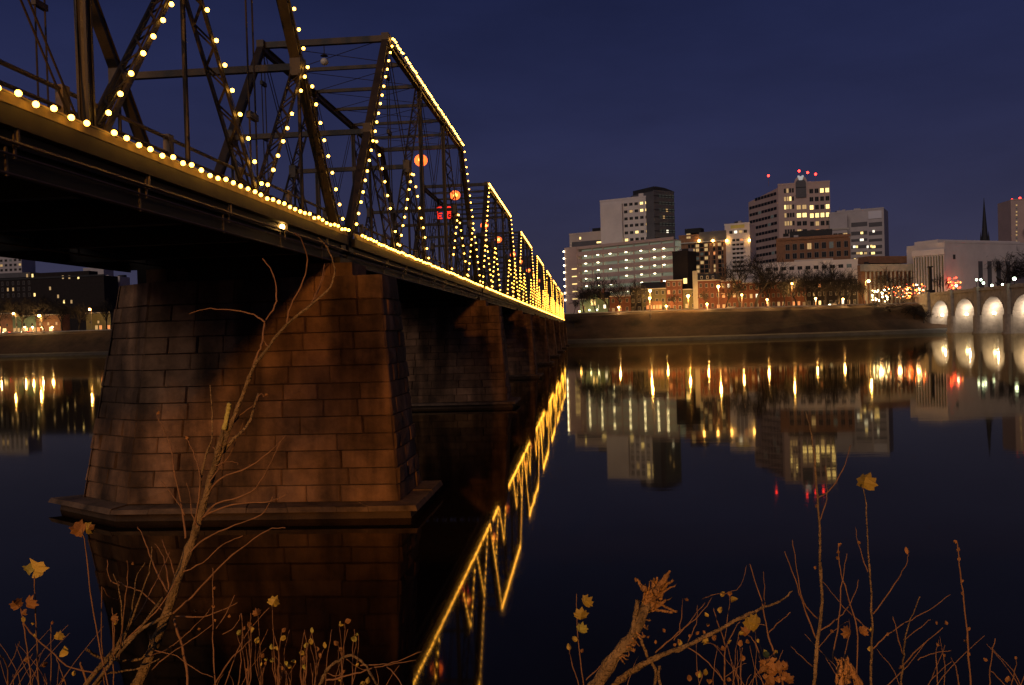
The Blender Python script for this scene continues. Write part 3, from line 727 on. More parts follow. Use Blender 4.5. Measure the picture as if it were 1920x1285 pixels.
# --- grey office with a white sign panel
B = Bld('grey_office', 'grey office block with ribbon windows and blank white roof panel', 'building', 1590, 606, 1661, 596, 393, 'grey_wall', 22)
B.pbox('roof_panel', 1628, 396, 1653, 410, -0.5, 0, 'white_panel')
for j, (y0, y1) in enumerate(((417,425),(434,441),(448,453),(460,466),(472,477),(484,490),(497,503),(509,515))):
    B.pbox('window_band', 1596, y0, 1626, y1, -0.15, 0, 'dark_glass'); B.pbox('window_band', 1629, y0, 1654, y1, -0.15, 0, 'dark_glass')
for x, y in ((1616,437),(1638,434),(1616,450),(1602,463),(1607,463),(1627,463),(1634,462),(1638,463),(1609,475),(1615,475),(1623,475),(1637,475),(1603,487),(1610,487),(1614,487),(1622,487),(1637,487),(1645,486),(1604,500),(1638,497)):
    u, z = B.loc(x, y); B.win(u, z, rnd.uniform(1.0, 2.6), 1.5, rnd.choice((w_, w_, wh, d_)), y=-0.16)
B = Bld('grey_annex', 'grey lower annex joining the pinkish tower to the grey office', 'building', 1559, 600, 1592, 598, 399, 'grey_wall', 16)
B.pbox('parapet', 1559, 428, 1592, 431, -0.6, 0, 'trim'); B.grid(1562, 1590, 3, 434, 470, 3, 0.8, 0.4, {(2,0): d_})
# --- brown office with stone piers
B = Bld('brown_office', 'brown stone office with tall paired windows before the tower', 'building', 1458, 562, 1594, 550, 445, 'brown_brick', 20)
B.pbox('roof_unit', 1468, 438, 1478, 443, 1, 4, 'black_box'); B.pbox('roof_plant', 1480, 431, 1560, 443, 3, 9, 'slate'); B.pbox('cornice', 1457, 443, 1595, 448, -0.7, 0, 'brown_brick')
B.grid(1470, 1594, 9, 452, 470, 1, 0.55, 0.62, {(3,0): d_, (6,0): 'pane_grey'}, 0.05); B.grid(1470, 1594, 9, 470, 486, 1, 0.55, 0.62, {}, 0.05)
for i in range(10):
    u = B.loc(1470+i*13.6, 468)[0]; B.box('pilaster', u-0.7, u+0.7, -0.5, 0, B.base, B.top-1.5, 'brown_brick')
# --- pale low block
B = Bld('low_block', 'pale low block with blue grey roof before the brown office', 'building', 1400, 535, 1610, 524, 492, 'white_wall', 12)
B.pbox('roof', 1490, 486, 1562, 492, 0, 6, 'grey_wall'); B.grid(1432, 1600, 11, 496, 508, 1, 0.55, 0.5, {(10,0): 'pane_grey'}, 0.1)

# --- row houses on the waterfront street
def house(label, px0, px1, ytop, wall, off0, cols, rows, roof='flat', lit=None, frame='trim', door=None, yb=None, dim=0.04):
    a = bank_at(px0, off0); b = bank_at(px1, off0)
    B = Bld('row_house', label, 'house', px0, a.y, px1, b.y, ytop, wall, 11, group='houses along the waterfront street')
    Hh = B.top-B.base
    for j in range(rows):
        for i in range(cols):
            if rows-1 == j and door is not None and i == door: continue
            p = (lit or {}).get((i, j)) or (rnd.choice((d_, o_, 'pane_grey')) if rnd.random() < dim else 'pane_dark')
            B.win(B.W*(i+0.5)/cols, B.top-Hh*(j+0.55)/rows, min(1.25, B.W/cols*0.5), min(2.1, Hh/rows*0.55), p, frame=frame)
    if door is not None:
        u = B.W*(door+0.5)/cols; dr = B.box('door', u-0.6, u+0.6, -0.10, 0, B.base+0.3, B.base+2.6, o_ if rnd.random() < 0.5 else 'trim')
        B.box('door_frame', u-0.8, u+0.8, -0.06, 0, B.base, B.base+2.9, 'trim', dr)
    B.box('cornice', -0.2, B.W+0.2, -0.4, 0, B.top-0.45, B.top+0.05, 'trim' if wall != 'dark_brick' else wall)
    if roof == 'gable':
        m = MB(); m.prism([(-0.4,-0.4,B.top), (B.W+0.4,-0.4,B.top), (B.W+0.4,5.5,B.top+3.6), (-0.4,5.5,B.top+3.6)], (0,0.01,0.25)); m.prism([(-0.4,5.5,B.top+3.6),(B.W+0.4,5.5,B.top+3.6),(B.W+0.4,11.2,B.top),(-0.4,11.2,B.top)], (0,0.01,0.25)); r_ = m.build('roof', 'slate', B.root)
        MB().box(B.W*0.78, B.W*0.78+1.2, 4.5, 5.7, B.top+2, B.top+5.4).build('chimney', 'red_brick', r_)
    if roof == 'mansard':
        m = MB(); m.quadbox([(-0.1,-0.1,B.top),(B.W+0.1,-0.1,B.top),(B.W+0.1,11,B.top),(-0.1,11,B.top)], [(0.4,1.6,B.top+3.6),(B.W-0.4,1.6,B.top+3.6),(B.W-0.4,10,B.top+3.6),(0.4,10,B.top+3.6)]); r_ = m.build('roof', 'slate', B.root)
        for i in range(max(1, cols-1)):
            u = B.W*(i+0.7)/cols; MB().box(u-0.6, u+0.6, -0.05, 1.8, B.top+0.5, B.top+2.4, 'trim').box(u-0.4, u+0.4, -0.09, -0.05, B.top+0.7, B.top+2.1, 'pane_dark').build('dormer', None, r_)
    return B
house('small pale green house with lit windows and a gabled porch', 1087, 1140, 560, 'green_paint', 58, 4, 1, 'gable', {(1,0): d_, (2,0): wh, (3,0): wh})
B = Bld('porch', 'gabled porch with two lamps on the pale green house', 'porch', 1103, bank_at(1103, 56).y, 1121, bank_at(1121, 56).y, 556, 'green_paint', 2.5, group='houses along the waterfront street')
m = MB(); m.prism([(-0.5,-0.6,B.top), (B.W+0.5,-0.6,B.top), (B.W/2,-0.6,B.top+2.6)], (0,3.2,0)); m.build('gable', 'green_paint', B.root)
B.win(B.W/2, B.top-3.4, 2.6, 3.4, w_, frame='trim')
for u in (0.5, B.W-0.5): MB().ball((u, -0.7, B.base+2.2), 0.4, 8).build('lamp', 'lamp_white', B.root, smooth=True)
house('two storey brick house right of the pale green house', 1143, 1182, 555, 'red_brick', 58, 3, 2, 'flat', {(1,1): o_}, door=0)
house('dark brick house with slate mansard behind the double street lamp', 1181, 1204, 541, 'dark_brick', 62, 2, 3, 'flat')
house('wide olive house with glowing orange shopfront', 1203, 1249, 541, 'olive_paint', 60, 4, 3, 'gable')
B = Bld('shopfront', 'glowing orange shopfront of the olive house by the double lamp', 'shopfront', 1211, bank_at(1211, 58.5).y, 1241, bank_at(1241, 58.5).y, 565, 'orange_paint' if False else 'brown_brick', 1.4, group='houses along the waterfront street')
for i in range(5): B.win(B.W*(i+0.5)/5, B.base+(B.top-B.base)*0.45, B.W/5*0.7, 2.0, (o_, o_, d_, o_, d_)[i], frame='brown_brick')
B.box('awning', -0.3, B.W+0.3, -1.2, 0, B.top-0.6, B.top-0.3, 'brown_brick')
house('tall flat brick house between the orange shopfront and the narrow olive house', 1249, 1280, 525, 'red_brick', 60, 3, 4, 'flat')
house('narrow olive house beside the pale chimney gable', 1281, 1306, 542, 'olive_paint', 60, 2, 2, 'flat', {(0,1): d_})
B = Bld('party_wall', 'tall pale party wall at the end of the mansard brick row', 'wall', 1300, bank_at(1300, 59).y, 1309, bank_at(1309, 59).y, 508, 'limestone', 10, group='houses along the waterfront street')
house('brick row house with slate mansard and round dormers', 1309, 1352, 525, 'red_brick', 59, 4, 3, 'mansard', {(1,2): o_}, door=3)
house('brick row house with bright upper windows beside a tall street lamp', 1352, 1392, 526, 'red_brick', 59, 4, 3, 'flat', {(1,0): wh, (2,0): d_}, door=0)
house('brick row house behind the large spreading bare tree', 1392, 1436, 530, 'red_brick', 59, 4, 3, 'flat', {(1,1): d_, (2,1): wh}, door=2)
house('dark red row house with tall cream windows right of the large spreading tree', 1436, 1474, 528, 'red_brick', 59, 4, 3, 'flat', {(0,2): d_, (2,2): d_})
house('row house with orange doorway near the lone street lamp', 1474, 1512, 527, 'red_brick', 59, 4, 3, 'flat', {(2,2): o_, (1,2): o_}, door=3)
house('dark row house with one wide lit window', 1512, 1552, 526, 'dark_brick', 59, 4, 3, 'flat', {(1,1): d_, (2,2): w_})
house('last dark row house before the colonnaded building', 1552, 1608, 524, 'dark_brick', 59, 5, 3, 'flat', {(2,2): wh, (3,2): d_})

# --- colonnaded building
a = bank_at(1616, 66); b = bank_at(1716, 74)
B = Bld('colonnaded_hall', 'limestone hall with a colonnade behind the festive lights', 'building', 1616, a.y, 1716, b.y, 497, 'brown_brick', 20)
B.pbox('attic', 1640, 479, 1716, 492, 5, 15, 'brown_brick'); B.box('entablature', -0.6, B.W+0.6, -3.0, 0.0, B.top-3.6, B.top+0.3, 'limestone')
for i in range(13):
    u = B.W*(i+0.5)/13; m = MB().tube([(u,-2.2,B.base), (u,-2.2,B.top-3.6)], [0.62, 0.5], 10).box(u-0.8, u+0.8, -3.0, -1.4, B.base, B.base+0.5).box(u-0.75, u+0.75, -2.95, -1.45, B.top-4.0, B.top-3.6)
    m.build('column', 'limestone', B.root)
for i in range(12): B.win(B.W*(i+1)/13, B.base+6, 1.8, 6, 'pane_dark' if i % 5 else d_)
# --- white civic building with fins, blank right side with portico
a = bank_at(1714, 60); b = bank_at(1773, 52)
B = Bld('civic_hall', 'large white civic building with vertical fins facing the festive lights', 'building', 1714, a.y+6, 1773, b.y-2, 470, 'white_wall', 30)
for i in range(11):
    u = B.W*(i+0.6)/11.2; B.box('window_slot', u-0.55, u+0.55, -0.06, 0, B.base+2, B.top-3.5, 'olive_paint'); B.box('fin', u+0.55, u+0.95, -1.0, 0, B.base, B.top-3, 'white_wall')
B.box('parapet', -0.3, B.W+0.3, -1.1, 0, B.top-2.8, B.top+0.2, 'white_wall'); B.pbox('roof_unit', 1741, 463, 1760, 470, 3, 12, 'slate')
a2 = P(1773, 560, b.y-2); 
B2 = Bld('civic_wing', 'blank white wing with dark portico right of the finned facade', 'building', 1773.5, b.y-2.2, 1960, b.y+40, 456, 'white_wall', 26)
B2.win(*B2.loc(1789, 482), 1.8, 2.4)
for x in (1838, 1855, 1872, 1890): B2.pbox('portico_opening', x-4, 490, x+4, 548, -0.08, 0, 'dark_glass')
B2.pbox('roof', 1775, 449, 1930, 457, 6, 22, 'white_wall')
# --- church spire
q = P(1849, 560, 640); sp_ = thing('church_spire', 'slender dark church spire rising behind the white civic building', 'spire', (q.x, q.y, ZB), 0)
zt = P(1850, 371, 640).z-ZB; zb_ = P(1850, 450, 640).z-ZB
MB().box(-2.3, 2.3, -2.3, 2.3, 0, zb_).build('tower', 'slate', sp_); MB().tube([(0,0,zb_), (0,0,zt)], [2.3, 0.12], 8).build('spire', 'slate', sp_)
for a_ in range(4): MB().tube([(2.6*math.cos(a_*1.57+.78), 2.6*math.sin(a_*1.57+.78), zb_-1), (2.6*math.cos(a_*1.57+.78), 2.6*math.sin(a_*1.57+.78), zb_+6)], [0.7, 0.05], 6).build('pinnacle', 'slate', sp_)
# --- tall block at the right
B = Bld('high_rise', 'tall beige high rise with one column of small lit windows', 'building', 1899, 655, 1990, 655, 373, 'pinkish', 20)
B.beacon = 'red warning beacon on the beige high rise beside the spire'
for j in range(12): B.win(*B.loc(1906, 385+j*6.2), 1.0, 1.0, (d_, 'pane_grey', d_)[j % 3])
B.beacon = 'red beacon on the corner of the beige high rise'; B.red(1900, 374, 0.8); B.beacon = 'red beacon in from the corner of the beige high rise'; B.red(1915, 371, 0.8)
u, z = B.loc(1918, 431); MB().ball((u, -6, z), 2.4, 10).build('dome', 'white_panel', B.root, smooth=True)

# --- seen under the bridge at the left
B = Bld('white_slab', 'pale slab block seen under the bridge over the dark hotel', 'building', -60, 760, 43, 750, 478, 'grey_wall', 16)
B.grid(-10, 42, 6, 484, 520, 4, 0.5, 0.45, {(5,1): d_, (4,3): o_}, 0.2)
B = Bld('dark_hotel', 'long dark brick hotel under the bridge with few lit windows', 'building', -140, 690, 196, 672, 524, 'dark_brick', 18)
B.pbox('rooftop_lounge', -20, 512, 55, 521, 1, 12, 'dark_glass'); B.pbox('rooftop_lounge', 65, 510, 165, 524, 1, 12, 'dark_brick')
for x, y in ((94,541),(65,553),(109,556),(118,520),(130,520),(147,520),(61,517),(51,517),(120,566),(134,566)): B.win(*B.loc(x, y), 1.5, 2.6, rnd.choice((w_, d_, d_)))
B.grid(-20, 60, 8, 526, 560, 3, 0.3, 0.55, {}, 0.3)
B.pbox('cornice', -140, 522, 196, 525, -0.6, 0, 'slate')
B = Bld('blue_block', 'small pale block with lit sign strip left of the massive pier', 'building', 158, 720, 196, 716, 503, 'grey_wall', 12); B.win(*B.loc(178, 516), 3.2, 1.8, o_)
B = Bld('lit_corner', 'corner building with a cross of bright windows by the massive pier', 'building', 186, 700, 226, 696, 520, 'grey_wall', 12)
B.pbox('window_band', 188, 536, 205, 539, -0.2, 0, w_)
for x, y in ((202,530),(210,530),(209,538),(209,545),(218,544),(208,552)): B.win(*B.loc(x, y), 2.0, 2.2, wh)
for i, (x0, x1, yt, wl_) in enumerate(((-40, 22, 588, 'brown_brick'), (22, 66, 592, 'green_paint'), (66, 112, 590, 'brown_brick'), (160, 206, 586, 'olive_paint'))):
    a = bank_at(x0, 60); b = bank_at(x1, 60)
    nm = ['brick shop with bright front behind the parked cars under the bridge', 'pale green shop front under the bridge', 'brown shop front with pink lit windows under the bridge', 'olive shop with orange lit windows beside the massive pier'][i]
    B = Bld('shop', nm, 'shop', x0, a.y, x1, b.y, yt, wl_, 10, group='shops along the street under the bridge')
    n_ = 6
    for q in range(n_):
        if rnd.random() < 0.8: B.win(B.W*(q+0.5)/n_, B.base+2.4, B.W/n_*0.62, 2.8, rnd.choice((o_, o_, w_, d_)))
    B.box('cornice', -0.2, B.W+0.2, -0.5, 0, B.top-0.6, B.top+0.1, 'trim')
    for q in range(3): B.win(B.W*(q+0.5)/3, B.base+6.2, 1.2, 1.8, rnd.choice((d_, 'pane_dark')))

# ================================================================== STREET LAMPS
def street_lamp(px, py, off, label, power, col=(1.0, 0.52, 0.14), arm=0.0, r=0.55, head='lamp_core', base=None):
    b_ = bank_at(px, off, 0); d = ray(px, py); t_ = math.hypot(b_.x, b_.y)/math.hypot(d.x, d.y); z = CAMH+d.z*t_
    zb_ = base if base is not None else ZB
    o = thing('street_lamp', label, 'street lamp', (b_.x, b_.y, zb_), 0, 'street lamps on the far bank')
    h = z-zb_
    MB().tube([(arm,0.2,0), (arm,0.2,h+0.3)], [0.22, 0.12], 8).tube([(arm,0.2,h+0.3), (arm*0.5,0.1,h+0.7), (0,0,h+0.45)], 0.09, 6).build('pole', 'pole', o)
    MB().ball((0,0,h), r, 10).build('globe', head, o, smooth=True)
    MB().tube([(0,0,h+r*0.7), (0,0,h+r+0.2)], [r*0.9, 0.1], 10).build('hood', 'pole', o)
    if power:
        l = bpy.data.lights.new('street_lamp_light', 'POINT'); l.energy = power; l.color = col; l.shadow_soft_size = 0.3
        lo_ = bpy.data.objects.new('street_lamp_light', l); COL.objects.link(lo_); lo_.parent = o; lo_.location = (0, -0.9, h-0.9)
    return o
LP = 11000
street_lamp(1222, 545, 26, 'tall double street lamp standing on the grass slope, upper head', LP, r=0.75, base=11.0)
street_lamp(1221, 559, 39.6, 'street lamp right behind the double lamp on the slope', LP, r=0.7)
street_lamp(1293, 555, 39.4, 'orange street lamp before the narrow olive house', LP*1.3, (1.0, 0.42, 0.08), r=0.8)
street_lamp(1350, 537, 39.4, 'tall street lamp before the mansard brick row', LP*1.2, r=0.75)
street_lamp(1251, 574, 54, 'low lamp beside the tall flat brick house', LP*0.3, r=0.6)
street_lamp(1487, 532, 39.4, 'lone street lamp before the dark row houses', LP, r=0.6)
street_lamp(1630, 527, 39.4, 'street lamp beside the festive lights and colonnade', LP, r=0.8, arm=-1.5)
street_lamp(30, 588, 39.4, 'street lamp above the parked cars under the bridge', LP*0.4, arm=1.5, r=0.7)
street_lamp(77, 592, 39.4, 'bright street lamp over the lit grass under the bridge', LP*0.8, arm=1.6, r=0.95)
street_lamp(173, 580, 39.4, 'street lamp close to the massive pier under the bridge', LP*0.4, arm=1.0, r=0.75)
street_lamp(1089, 584, 52, 'small lamp left of the pale green house', LP*0.2, r=0.5)

for x, l_ in ((5, 'low white street globe left of the parked cars under the bridge'), (50, 'low white street globe before the pale green shop'), (64, 'low white street globe between the pale green and brown shops'), (82, 'low white street globe before the brown shop'), (100, 'low white street globe at the end of the brown shop')):
    street_lamp(x, 613.5, 42, l_, LP*0.22, (1.0, 0.62, 0.28), r=0.6)
for x, y, l_ in ((1393, 553, 'small lamp beside the leaning bare tree'), (1440, 562, 'low globe before the dark red row house'), (1531, 560, 'low globe before the house with one wide lit window'), (1582, 561, 'low globe before the last dark row house'), (1163, 576, 'low globe before the two storey brick house'), (1328, 570, 'low globe before the mansard row house')):
    street_lamp(x, y, 39.6, l_, LP*0.35, (1.0, 0.50, 0.16), r=0.55)

# parked cars
mat('car_paint', (0.45, 0.42, 0.38), 0.35, spec=0.6); mat('car_dark', (0.08, 0.07, 0.07), 0.35, spec=0.6); mat('tyre', (0.02, 0.02, 0.02), 0.9)
def car(px, off, label, paint, lit=True, flip=1):
    b_ = bank_at(px, off); e = bank_at(px+4, off)-b_
    o = thing('parked_car', label, 'car', b_+Vector((0,0,0.02)), math.atan2(e.y, e.x), 'cars on the waterfront street')
    m = MB(); prof_ = [(-2.2,0.35),(2.2,0.35),(2.25,0.75),(1.3,0.95),(0.6,1.45),(-1.1,1.48),(-1.8,1.0),(-2.25,0.9)]
    m.prism([(x*flip, -0.85, z) for x, z in prof_], (0, 1.7, 0)); m.build('body', paint, o)
    m = MB(); m.prism([(x*flip, -0.88, z) for x, z in [(0.95,1.0),(0.5,1.38),(-1.0,1.40),(-1.5,1.02)]], (0, 1.76, 0)); m.build('side_window', 'pane_dark', o)
    for x in (-1.35, 1.35):
        for y in (-0.9, 0.7): MB().tube([(x,y,0.33), (x,y+0.2,0.33)], 0.33, 12).build('wheel', 'tyre', o)
    for y in (-0.6, 0.6): MB().ball((2.2*flip, y, 0.72), 0.28 if lit else 0.14, 8).build('headlight', 'lamp_white' if lit else 'trim', o)
    for y in (-0.6, 0.6): MB().box(-2.3*flip-0.04, -2.3*flip+0.04, y-0.2, y+0.2, 0.75, 0.9).build('tail_light', 'red_light' if lit else 'neon_red', o)
    return o
car(16, 43, 'pale car with headlights on under the bridge, first in line', 'car_paint', True, -1); car(36, 43, 'pale car parked second in line under the bridge', 'car_paint', False); car(50, 47, 'dark car behind the line under the bridge, lights on', 'car_dark', True, -1)
car(1372, 46, 'pale car before the row house with bright upper windows', 'car_paint', False); car(1564, 46, 'dark car with lights on before the last row house', 'car_dark', True, -1); car(1262, 47, 'dark parked car before the tall flat brick house', 'car_dark', False)

# ================================================================== STONE ARCH BRIDGE AT THE RIGHT
mat('arch_stone', (0.33, 0.29, 0.23), 0.9, namt=0.3, nscale=0.35, bump=0.4, bscale=1.0)
AX, AW = 183.0, 17.0
ab = thing('arch_bridge', 'stone arch bridge with floodlit vaults and globe lamps', 'bridge')
PER, OPEN = 29.5, 22.5; NEAR0 = 460.0; ZCR = 16.6; RISE = 9.0; ZSP = ZCR-RISE; ZP = 19.6
def wall_pts(y0, y1, seg=14):
    out = []
    for q in range(seg+1):
        a_ = math.pi*q/seg; out.append(((y0+y1)/2-math.cos(a_)*(y1-y0)/2, ZSP+RISE*math.sin(a_)))
    return out
for k in range(-1, 7):
    y0 = NEAR0-PER*k; y1 = y0+OPEN            # opening y0..y1
    if k >= 0:
        pts = wall_pts(y0, y1); m = MB()
        for x, s_ in ((AX, 1), (AX+AW, -1)):
            m = MB()
            for q in range(len(pts)-1):
                (ya, za), (yb, zb2) = pts[q], pts[q+1]
                f = [(x, ya, za), (x, yb, zb2), (x, yb, ZP), (x, ya, ZP)]
                m.poly(f if s_ < 0 else f[::-1])
            m.build('spandrel_wall', 'arch_stone', ab)
        m = MB()
        for q in range(len(pts)-1):
            (ya, za), (yb, zb2) = pts[q], pts[q+1]; m.poly([(AX, ya, za), (AX+AW, ya, za), (AX+AW, yb, zb2), (AX, yb, zb2)])
        m.build('vault', 'arch_stone', ab)
        m = MB()
        for q in range(len(pts)-1):
            (ya, za), (yb, zb2) = pts[q], pts[q+1]; c_ = (y0+y1)/2
            e = lambda y, z: (AX-0.25, c_+(y-c_)*1.07, ZSP+(z-ZSP)*1.09)
            m.quadbox([(AX-0.25,ya,za),(AX-0.25,yb,zb2),(AX,yb,zb2),(AX,ya,za)], [e(ya,za), e(yb,zb2), (AX,e(yb,zb2)[1],e(yb,zb2)[2]), (AX,e(ya,za)[1],e(ya,za)[2])])
        m.build('arch_ring', 'arch_stone', ab)
        l = bpy.data.lights.new('vault_floodlight', 'POINT'); l.energy = 2300; l.color = (1.0, 0.78, 0.62); l.shadow_soft_size = 0.3
        lo_ = bpy.data.objects.new('vault_floodlight', l); COL.objects.link(lo_); lo_.parent = ab; lo_.location = (AX+5.0, y0+OPEN-4.0, ZSP+RISE*0.30)
        MB().box(AX+4.5, AX+5.5, y0+OPEN-1.2, y0+OPEN-0.5, ZSP+RISE*0.10, ZSP+RISE*0.22).build('floodlight', 'lamp_white', ab)
    # pier below the springing, with rounded cutwater toward the water
    ya, yb = y0-(PER-OPEN), y0
    if k == -1: ya, yb = y0-(PER-OPEN), y0+70
    MB().box(AX, AX+AW, ya, yb, -3, ZP if k == -1 else ZSP).build('pier' if k >= 0 else 'abutment', 'arch_stone', ab)
    MB().box(AX, AX+AW, ya, yb, ZSP, ZP).build('pier_head', 'arch_stone', ab) if k >= 0 else None
    yc = (ya+min(yb, y0))/2; hw = (PER-OPEN)/2
    m = MB(); out = [(AX-2.2*math.sin(math.pi*q/8), yc-hw*math.cos(math.pi*q/8)) for q in range(9)]
    m.prism([(x, y, -3) for x, y in out][::-1], (0,0,3+ZSP+0.8)); m.build('cutwater', 'arch_stone', ab)
    m = MB(); out = [(AX-2.8*math.sin(math.pi*q/8), yc-(hw+0.5)*math.cos(math.pi*q/8)) for q in range(9)]
    m.prism([(x, y, -3) for x, y in out][::-1], (0,0,3.7)); m.build('footing', 'arch_stone', ab)
    MB().box(AX-1.4, AX+0.0, yc-1.6, yc+1.6, ZSP+0.8, ZP+2.0).build('pilaster', 'arch_stone', ab)
yA, yZ = NEAR0+PER-7+70, NEAR0-PER*6-7
MB().box(AX-0.5, AX+AW+0.5, yZ, yA, ZP, ZP+0.5).build('cornice', 'arch_stone', ab)
for x in (AX-0.2, AX+AW-0.2):
    MB().box(x, x+0.4, yZ, yA, ZP+0.5, ZP+1.5).build('parapet', 'arch_stone', ab)
mat('globe_white', (1,1,1), 0.3, (0.80, 1.0, 0.72), 9.0)
def bridge_lamp(x, y, zg, label, r=0.55, post=True):
    o = thing('globe_lamp', label, 'street lamp', (x, y, ZP+0.5 if not post else ZP+1.5), 0, 'globe lamps on the arch bridge')
    h = zg-o.location.z
    MB().tube([(0,0,0), (0,0,0.5), (0,0,max(0.8, h-r))], [0.3, 0.16, 0.1], 8).build('post', 'black_box', o); MB().ball((0,0,h), r, 10).build('globe', 'globe_white', o, smooth=True)
def on_bridge(px, py, x):
    d = ray(px, py); t_ = x/d.x; return d.y*t_, CAMH+d.z*t_
for px, py, x, lab in ((1793, 536, AX, 'white globe lamp on the arch bridge before the red ornament'), (1831, 525, AX+AW, 'white globe lamp on the far parapet, third vault'),
                  (1839, 525, AX+AW-6, 'white globe lamp on the roadway beside the far parapet lamp'), (1844, 531, AX, 'white globe lamp on the near parapet over the second pier'), (1860, 541, AX+6, 'low round light on the roadway of the arch bridge'),
                  (1880, 534, AX+AW, 'white globe lamp on the far parapet past the second pier'), (1902, 523, AX, 'tall bright globe lamp on the near parapet over the third pier')):
    yy, zz_ = on_bridge(px, py, x); bridge_lamp(x, yy, max(zz_, ZP+2.4), lab, 0.75 if px == 1902 else 0.6)
yy, zz_ = on_bridge(1744, 500, AX+1)
py_ = thing('entry_pylon', 'dark stone entry pylon at the bank end of the arch bridge', 'pylon', (AX+1, yy, ZP+0.5))
m = MB().box(-1.6, 1.6, -1.6, 1.6, 0, 2.6); m.build('plinth', 'dark_brick', py_); MB().tube([(0,0,2.6), (0,0,zz_-ZP-1.0)], [0.95, 0.8], 10).build('shaft', 'dark_brick', py_); MB().box(-1.1, 1.1, -1.1, 1.1, zz_-ZP-1.0, zz_-ZP-0.4).build('cap', 'dark_brick', py_)

# ================================================================== BARE TREES ON THE FAR BANK
mat('bark', (0.035, 0.027, 0.02), 0.95, namt=0.3, nscale=1.0); mat('twig', (0.022, 0.017, 0.014), 0.95)
def grow(seed, H, spread):
    r_ = random.Random(seed); trunk = MB(); crown = MB(); tips = []
    def branch(p, d, L, rad, lev):
        pts = [p]; n = 4 if lev < 2 else 2; q = p.copy(); dd = d.copy()
        for i in range(n):
            dd = (dd+Vector((r_.gauss(0, .16), r_.gauss(0, .16), r_.gauss(0.05, .10)))).normalized(); q = q+dd*(L/n); pts.append(q.copy())
        radii = [rad*(1-0.55*i/n) for i in range(n+1)]
        (trunk if lev < 2 else crown).tube(pts, radii, 6 if lev < 2 else 3, cap=False)
        if lev >= 4: tips.append(q.copy()); return
        k = (7, 5, 5, 4, 0)[lev]
        for i in range(k):
            f = 0.40+0.6*(i+r_.random()*0.6)/k if lev else 0.55+0.45*(i+0.5)/k
            j = min(n-1, int(f*n)); pp = pts[j].lerp(pts[j+1], min(1, f*n-j))
            ax = dd.orthogonal().normalized(); ax.rotate(Quaternion(dd, r_.uniform(0, 6.28)+i*2.4))
            nd_ = (dd*math.cos(spread)+ax*math.sin(spread)*r_.uniform(0.7, 1.2)+Vector((0,0,0.12))).normalized()
            branch(pp, nd_, L*r_.uniform(0.52, 0.78), max(0.06, rad*(0.52 if lev else 0.42)), lev+1)
    branch(Vector((0,0,-0.4)), Vector((0,0,1)), H*0.46, H*0.026, 0)
    return trunk.mesh('trunk', 'bark'), crown.mesh('crown', 'twig'), tips
TREES = [grow(11, 20, 0.75), grow(12, 20, 0.85), grow(13, 20, 0.65), grow(14, 20, 0.9)]
def tree(px, off, ytop, label, var, wide=1.0, base=ZB, name='bare_tree'):
    b_ = bank_at(px, off, base); d = ray(px, ytop); t_ = math.hypot(b_.x, b_.y)/math.hypot(d.x, d.y); h = CAMH+d.z*t_-base
    o = thing(name, label, 'tree', b_, px*1.7, 'bare trees along the far bank')
    s_ = h/20.0; o.scale = (s_*wide, s_*wide, s_)
    link('trunk', TREES[var][0], o); link('crown', TREES[var][1], o); return o
for px, off, yt, var, wd, lab in ((1098, 40, 533, 0, 1.0, 'slim bare tree before the pale green house'), (1146, 42, 505, 1, 1.1, 'broad bare tree before the garage and the small brick house'),
    (1192, 42, 522, 2, 0.9, 'slender pale barked tree left of the double street lamp'), (1268, 43, 545, 3, 0.8, 'low bare tree before the tall flat brick house'),
    (1328, 43, 540, 2, 0.8, 'low bare tree before the mansard row house'), (1389, 41, 478, 0, 0.9, 'leaning bare tree just left of the large spreading one'),
    (1418, 42, 462, 1, 1.15, 'large spreading bare tree before the pinkish tower'), (1470, 43, 512, 3, 1.0, 'bare tree by the lone street lamp'),
    (1515, 43, 498, 0, 1.0, 'bare tree before the dark row houses'), (1548, 42, 488, 2, 1.1, 'bare tree below the brown office'),
    (1592, 42, 502, 1, 1.0, 'bare tree at the end of the row houses'), (1664, 46, 500, 3, 1.0, 'bare tree before the colonnade'),
    (1768, 55, 508, 2, 0.8, 'small bare tree before the finned facade'), (1888, 60, 458, 1, 1.25, 'huge rounded bare tree over the arch bridge'),
    (1940, 60, 462, 3, 1.2, 'bare tree at the far side of the rounded one'),
    (48, 42, 545, 1, 1.0, 'bare tree beside the bright lamp under the bridge'), (120, 44, 556, 3, 1.0, 'bare tree in the middle under the bridge'),
    (205, 43, 560, 2, 1.0, 'bare tree hugging the massive pier under the bridge'), (1078, 30, 560, 2, 0.8, 'bush like tree at the end of the truss bridge'),
    (8, 43, 560, 0, 1.0, 'bare tree above the first parked car under the bridge'), (150, 43, 566, 0, 0.9, 'bare tree between the shops and the massive pier')):
    tree(px, off, yt, lab, var, wd)
for px, off, yt, var, wd, lab in ((1362, 42, 515, 1, 1.0, 'bare tree beside the lamp of the mansard row'), (1445, 41, 500, 2, 1.0, 'bare tree right beside the large spreading one'), (1494, 41, 505, 1, 1.1, 'bare tree just past the lone street lamp'),
    (1530, 41, 500, 3, 1.0, 'bare tree before the wide lit window of the dark house'), (1572, 41, 498, 1, 1.1, 'bare tree before the dark car with lights on'), (1120, 42, 538, 2, 1.0, 'bare tree right of the gabled porch'), (1164, 41, 520, 3, 1.1, 'bare tree before the two storey brick house'),
    (1690, 44, 505, 1, 1.0, 'bare tree over the gold looping bulbs'), (85, 42, 550, 0, 1.1, 'bare tree right of the bright lamp under the bridge'), (1620, 44, 525, 2, 0.9, 'bare tree left of the dazzling white bulbs')):
    tree(px, off, yt, lab, var, wd)
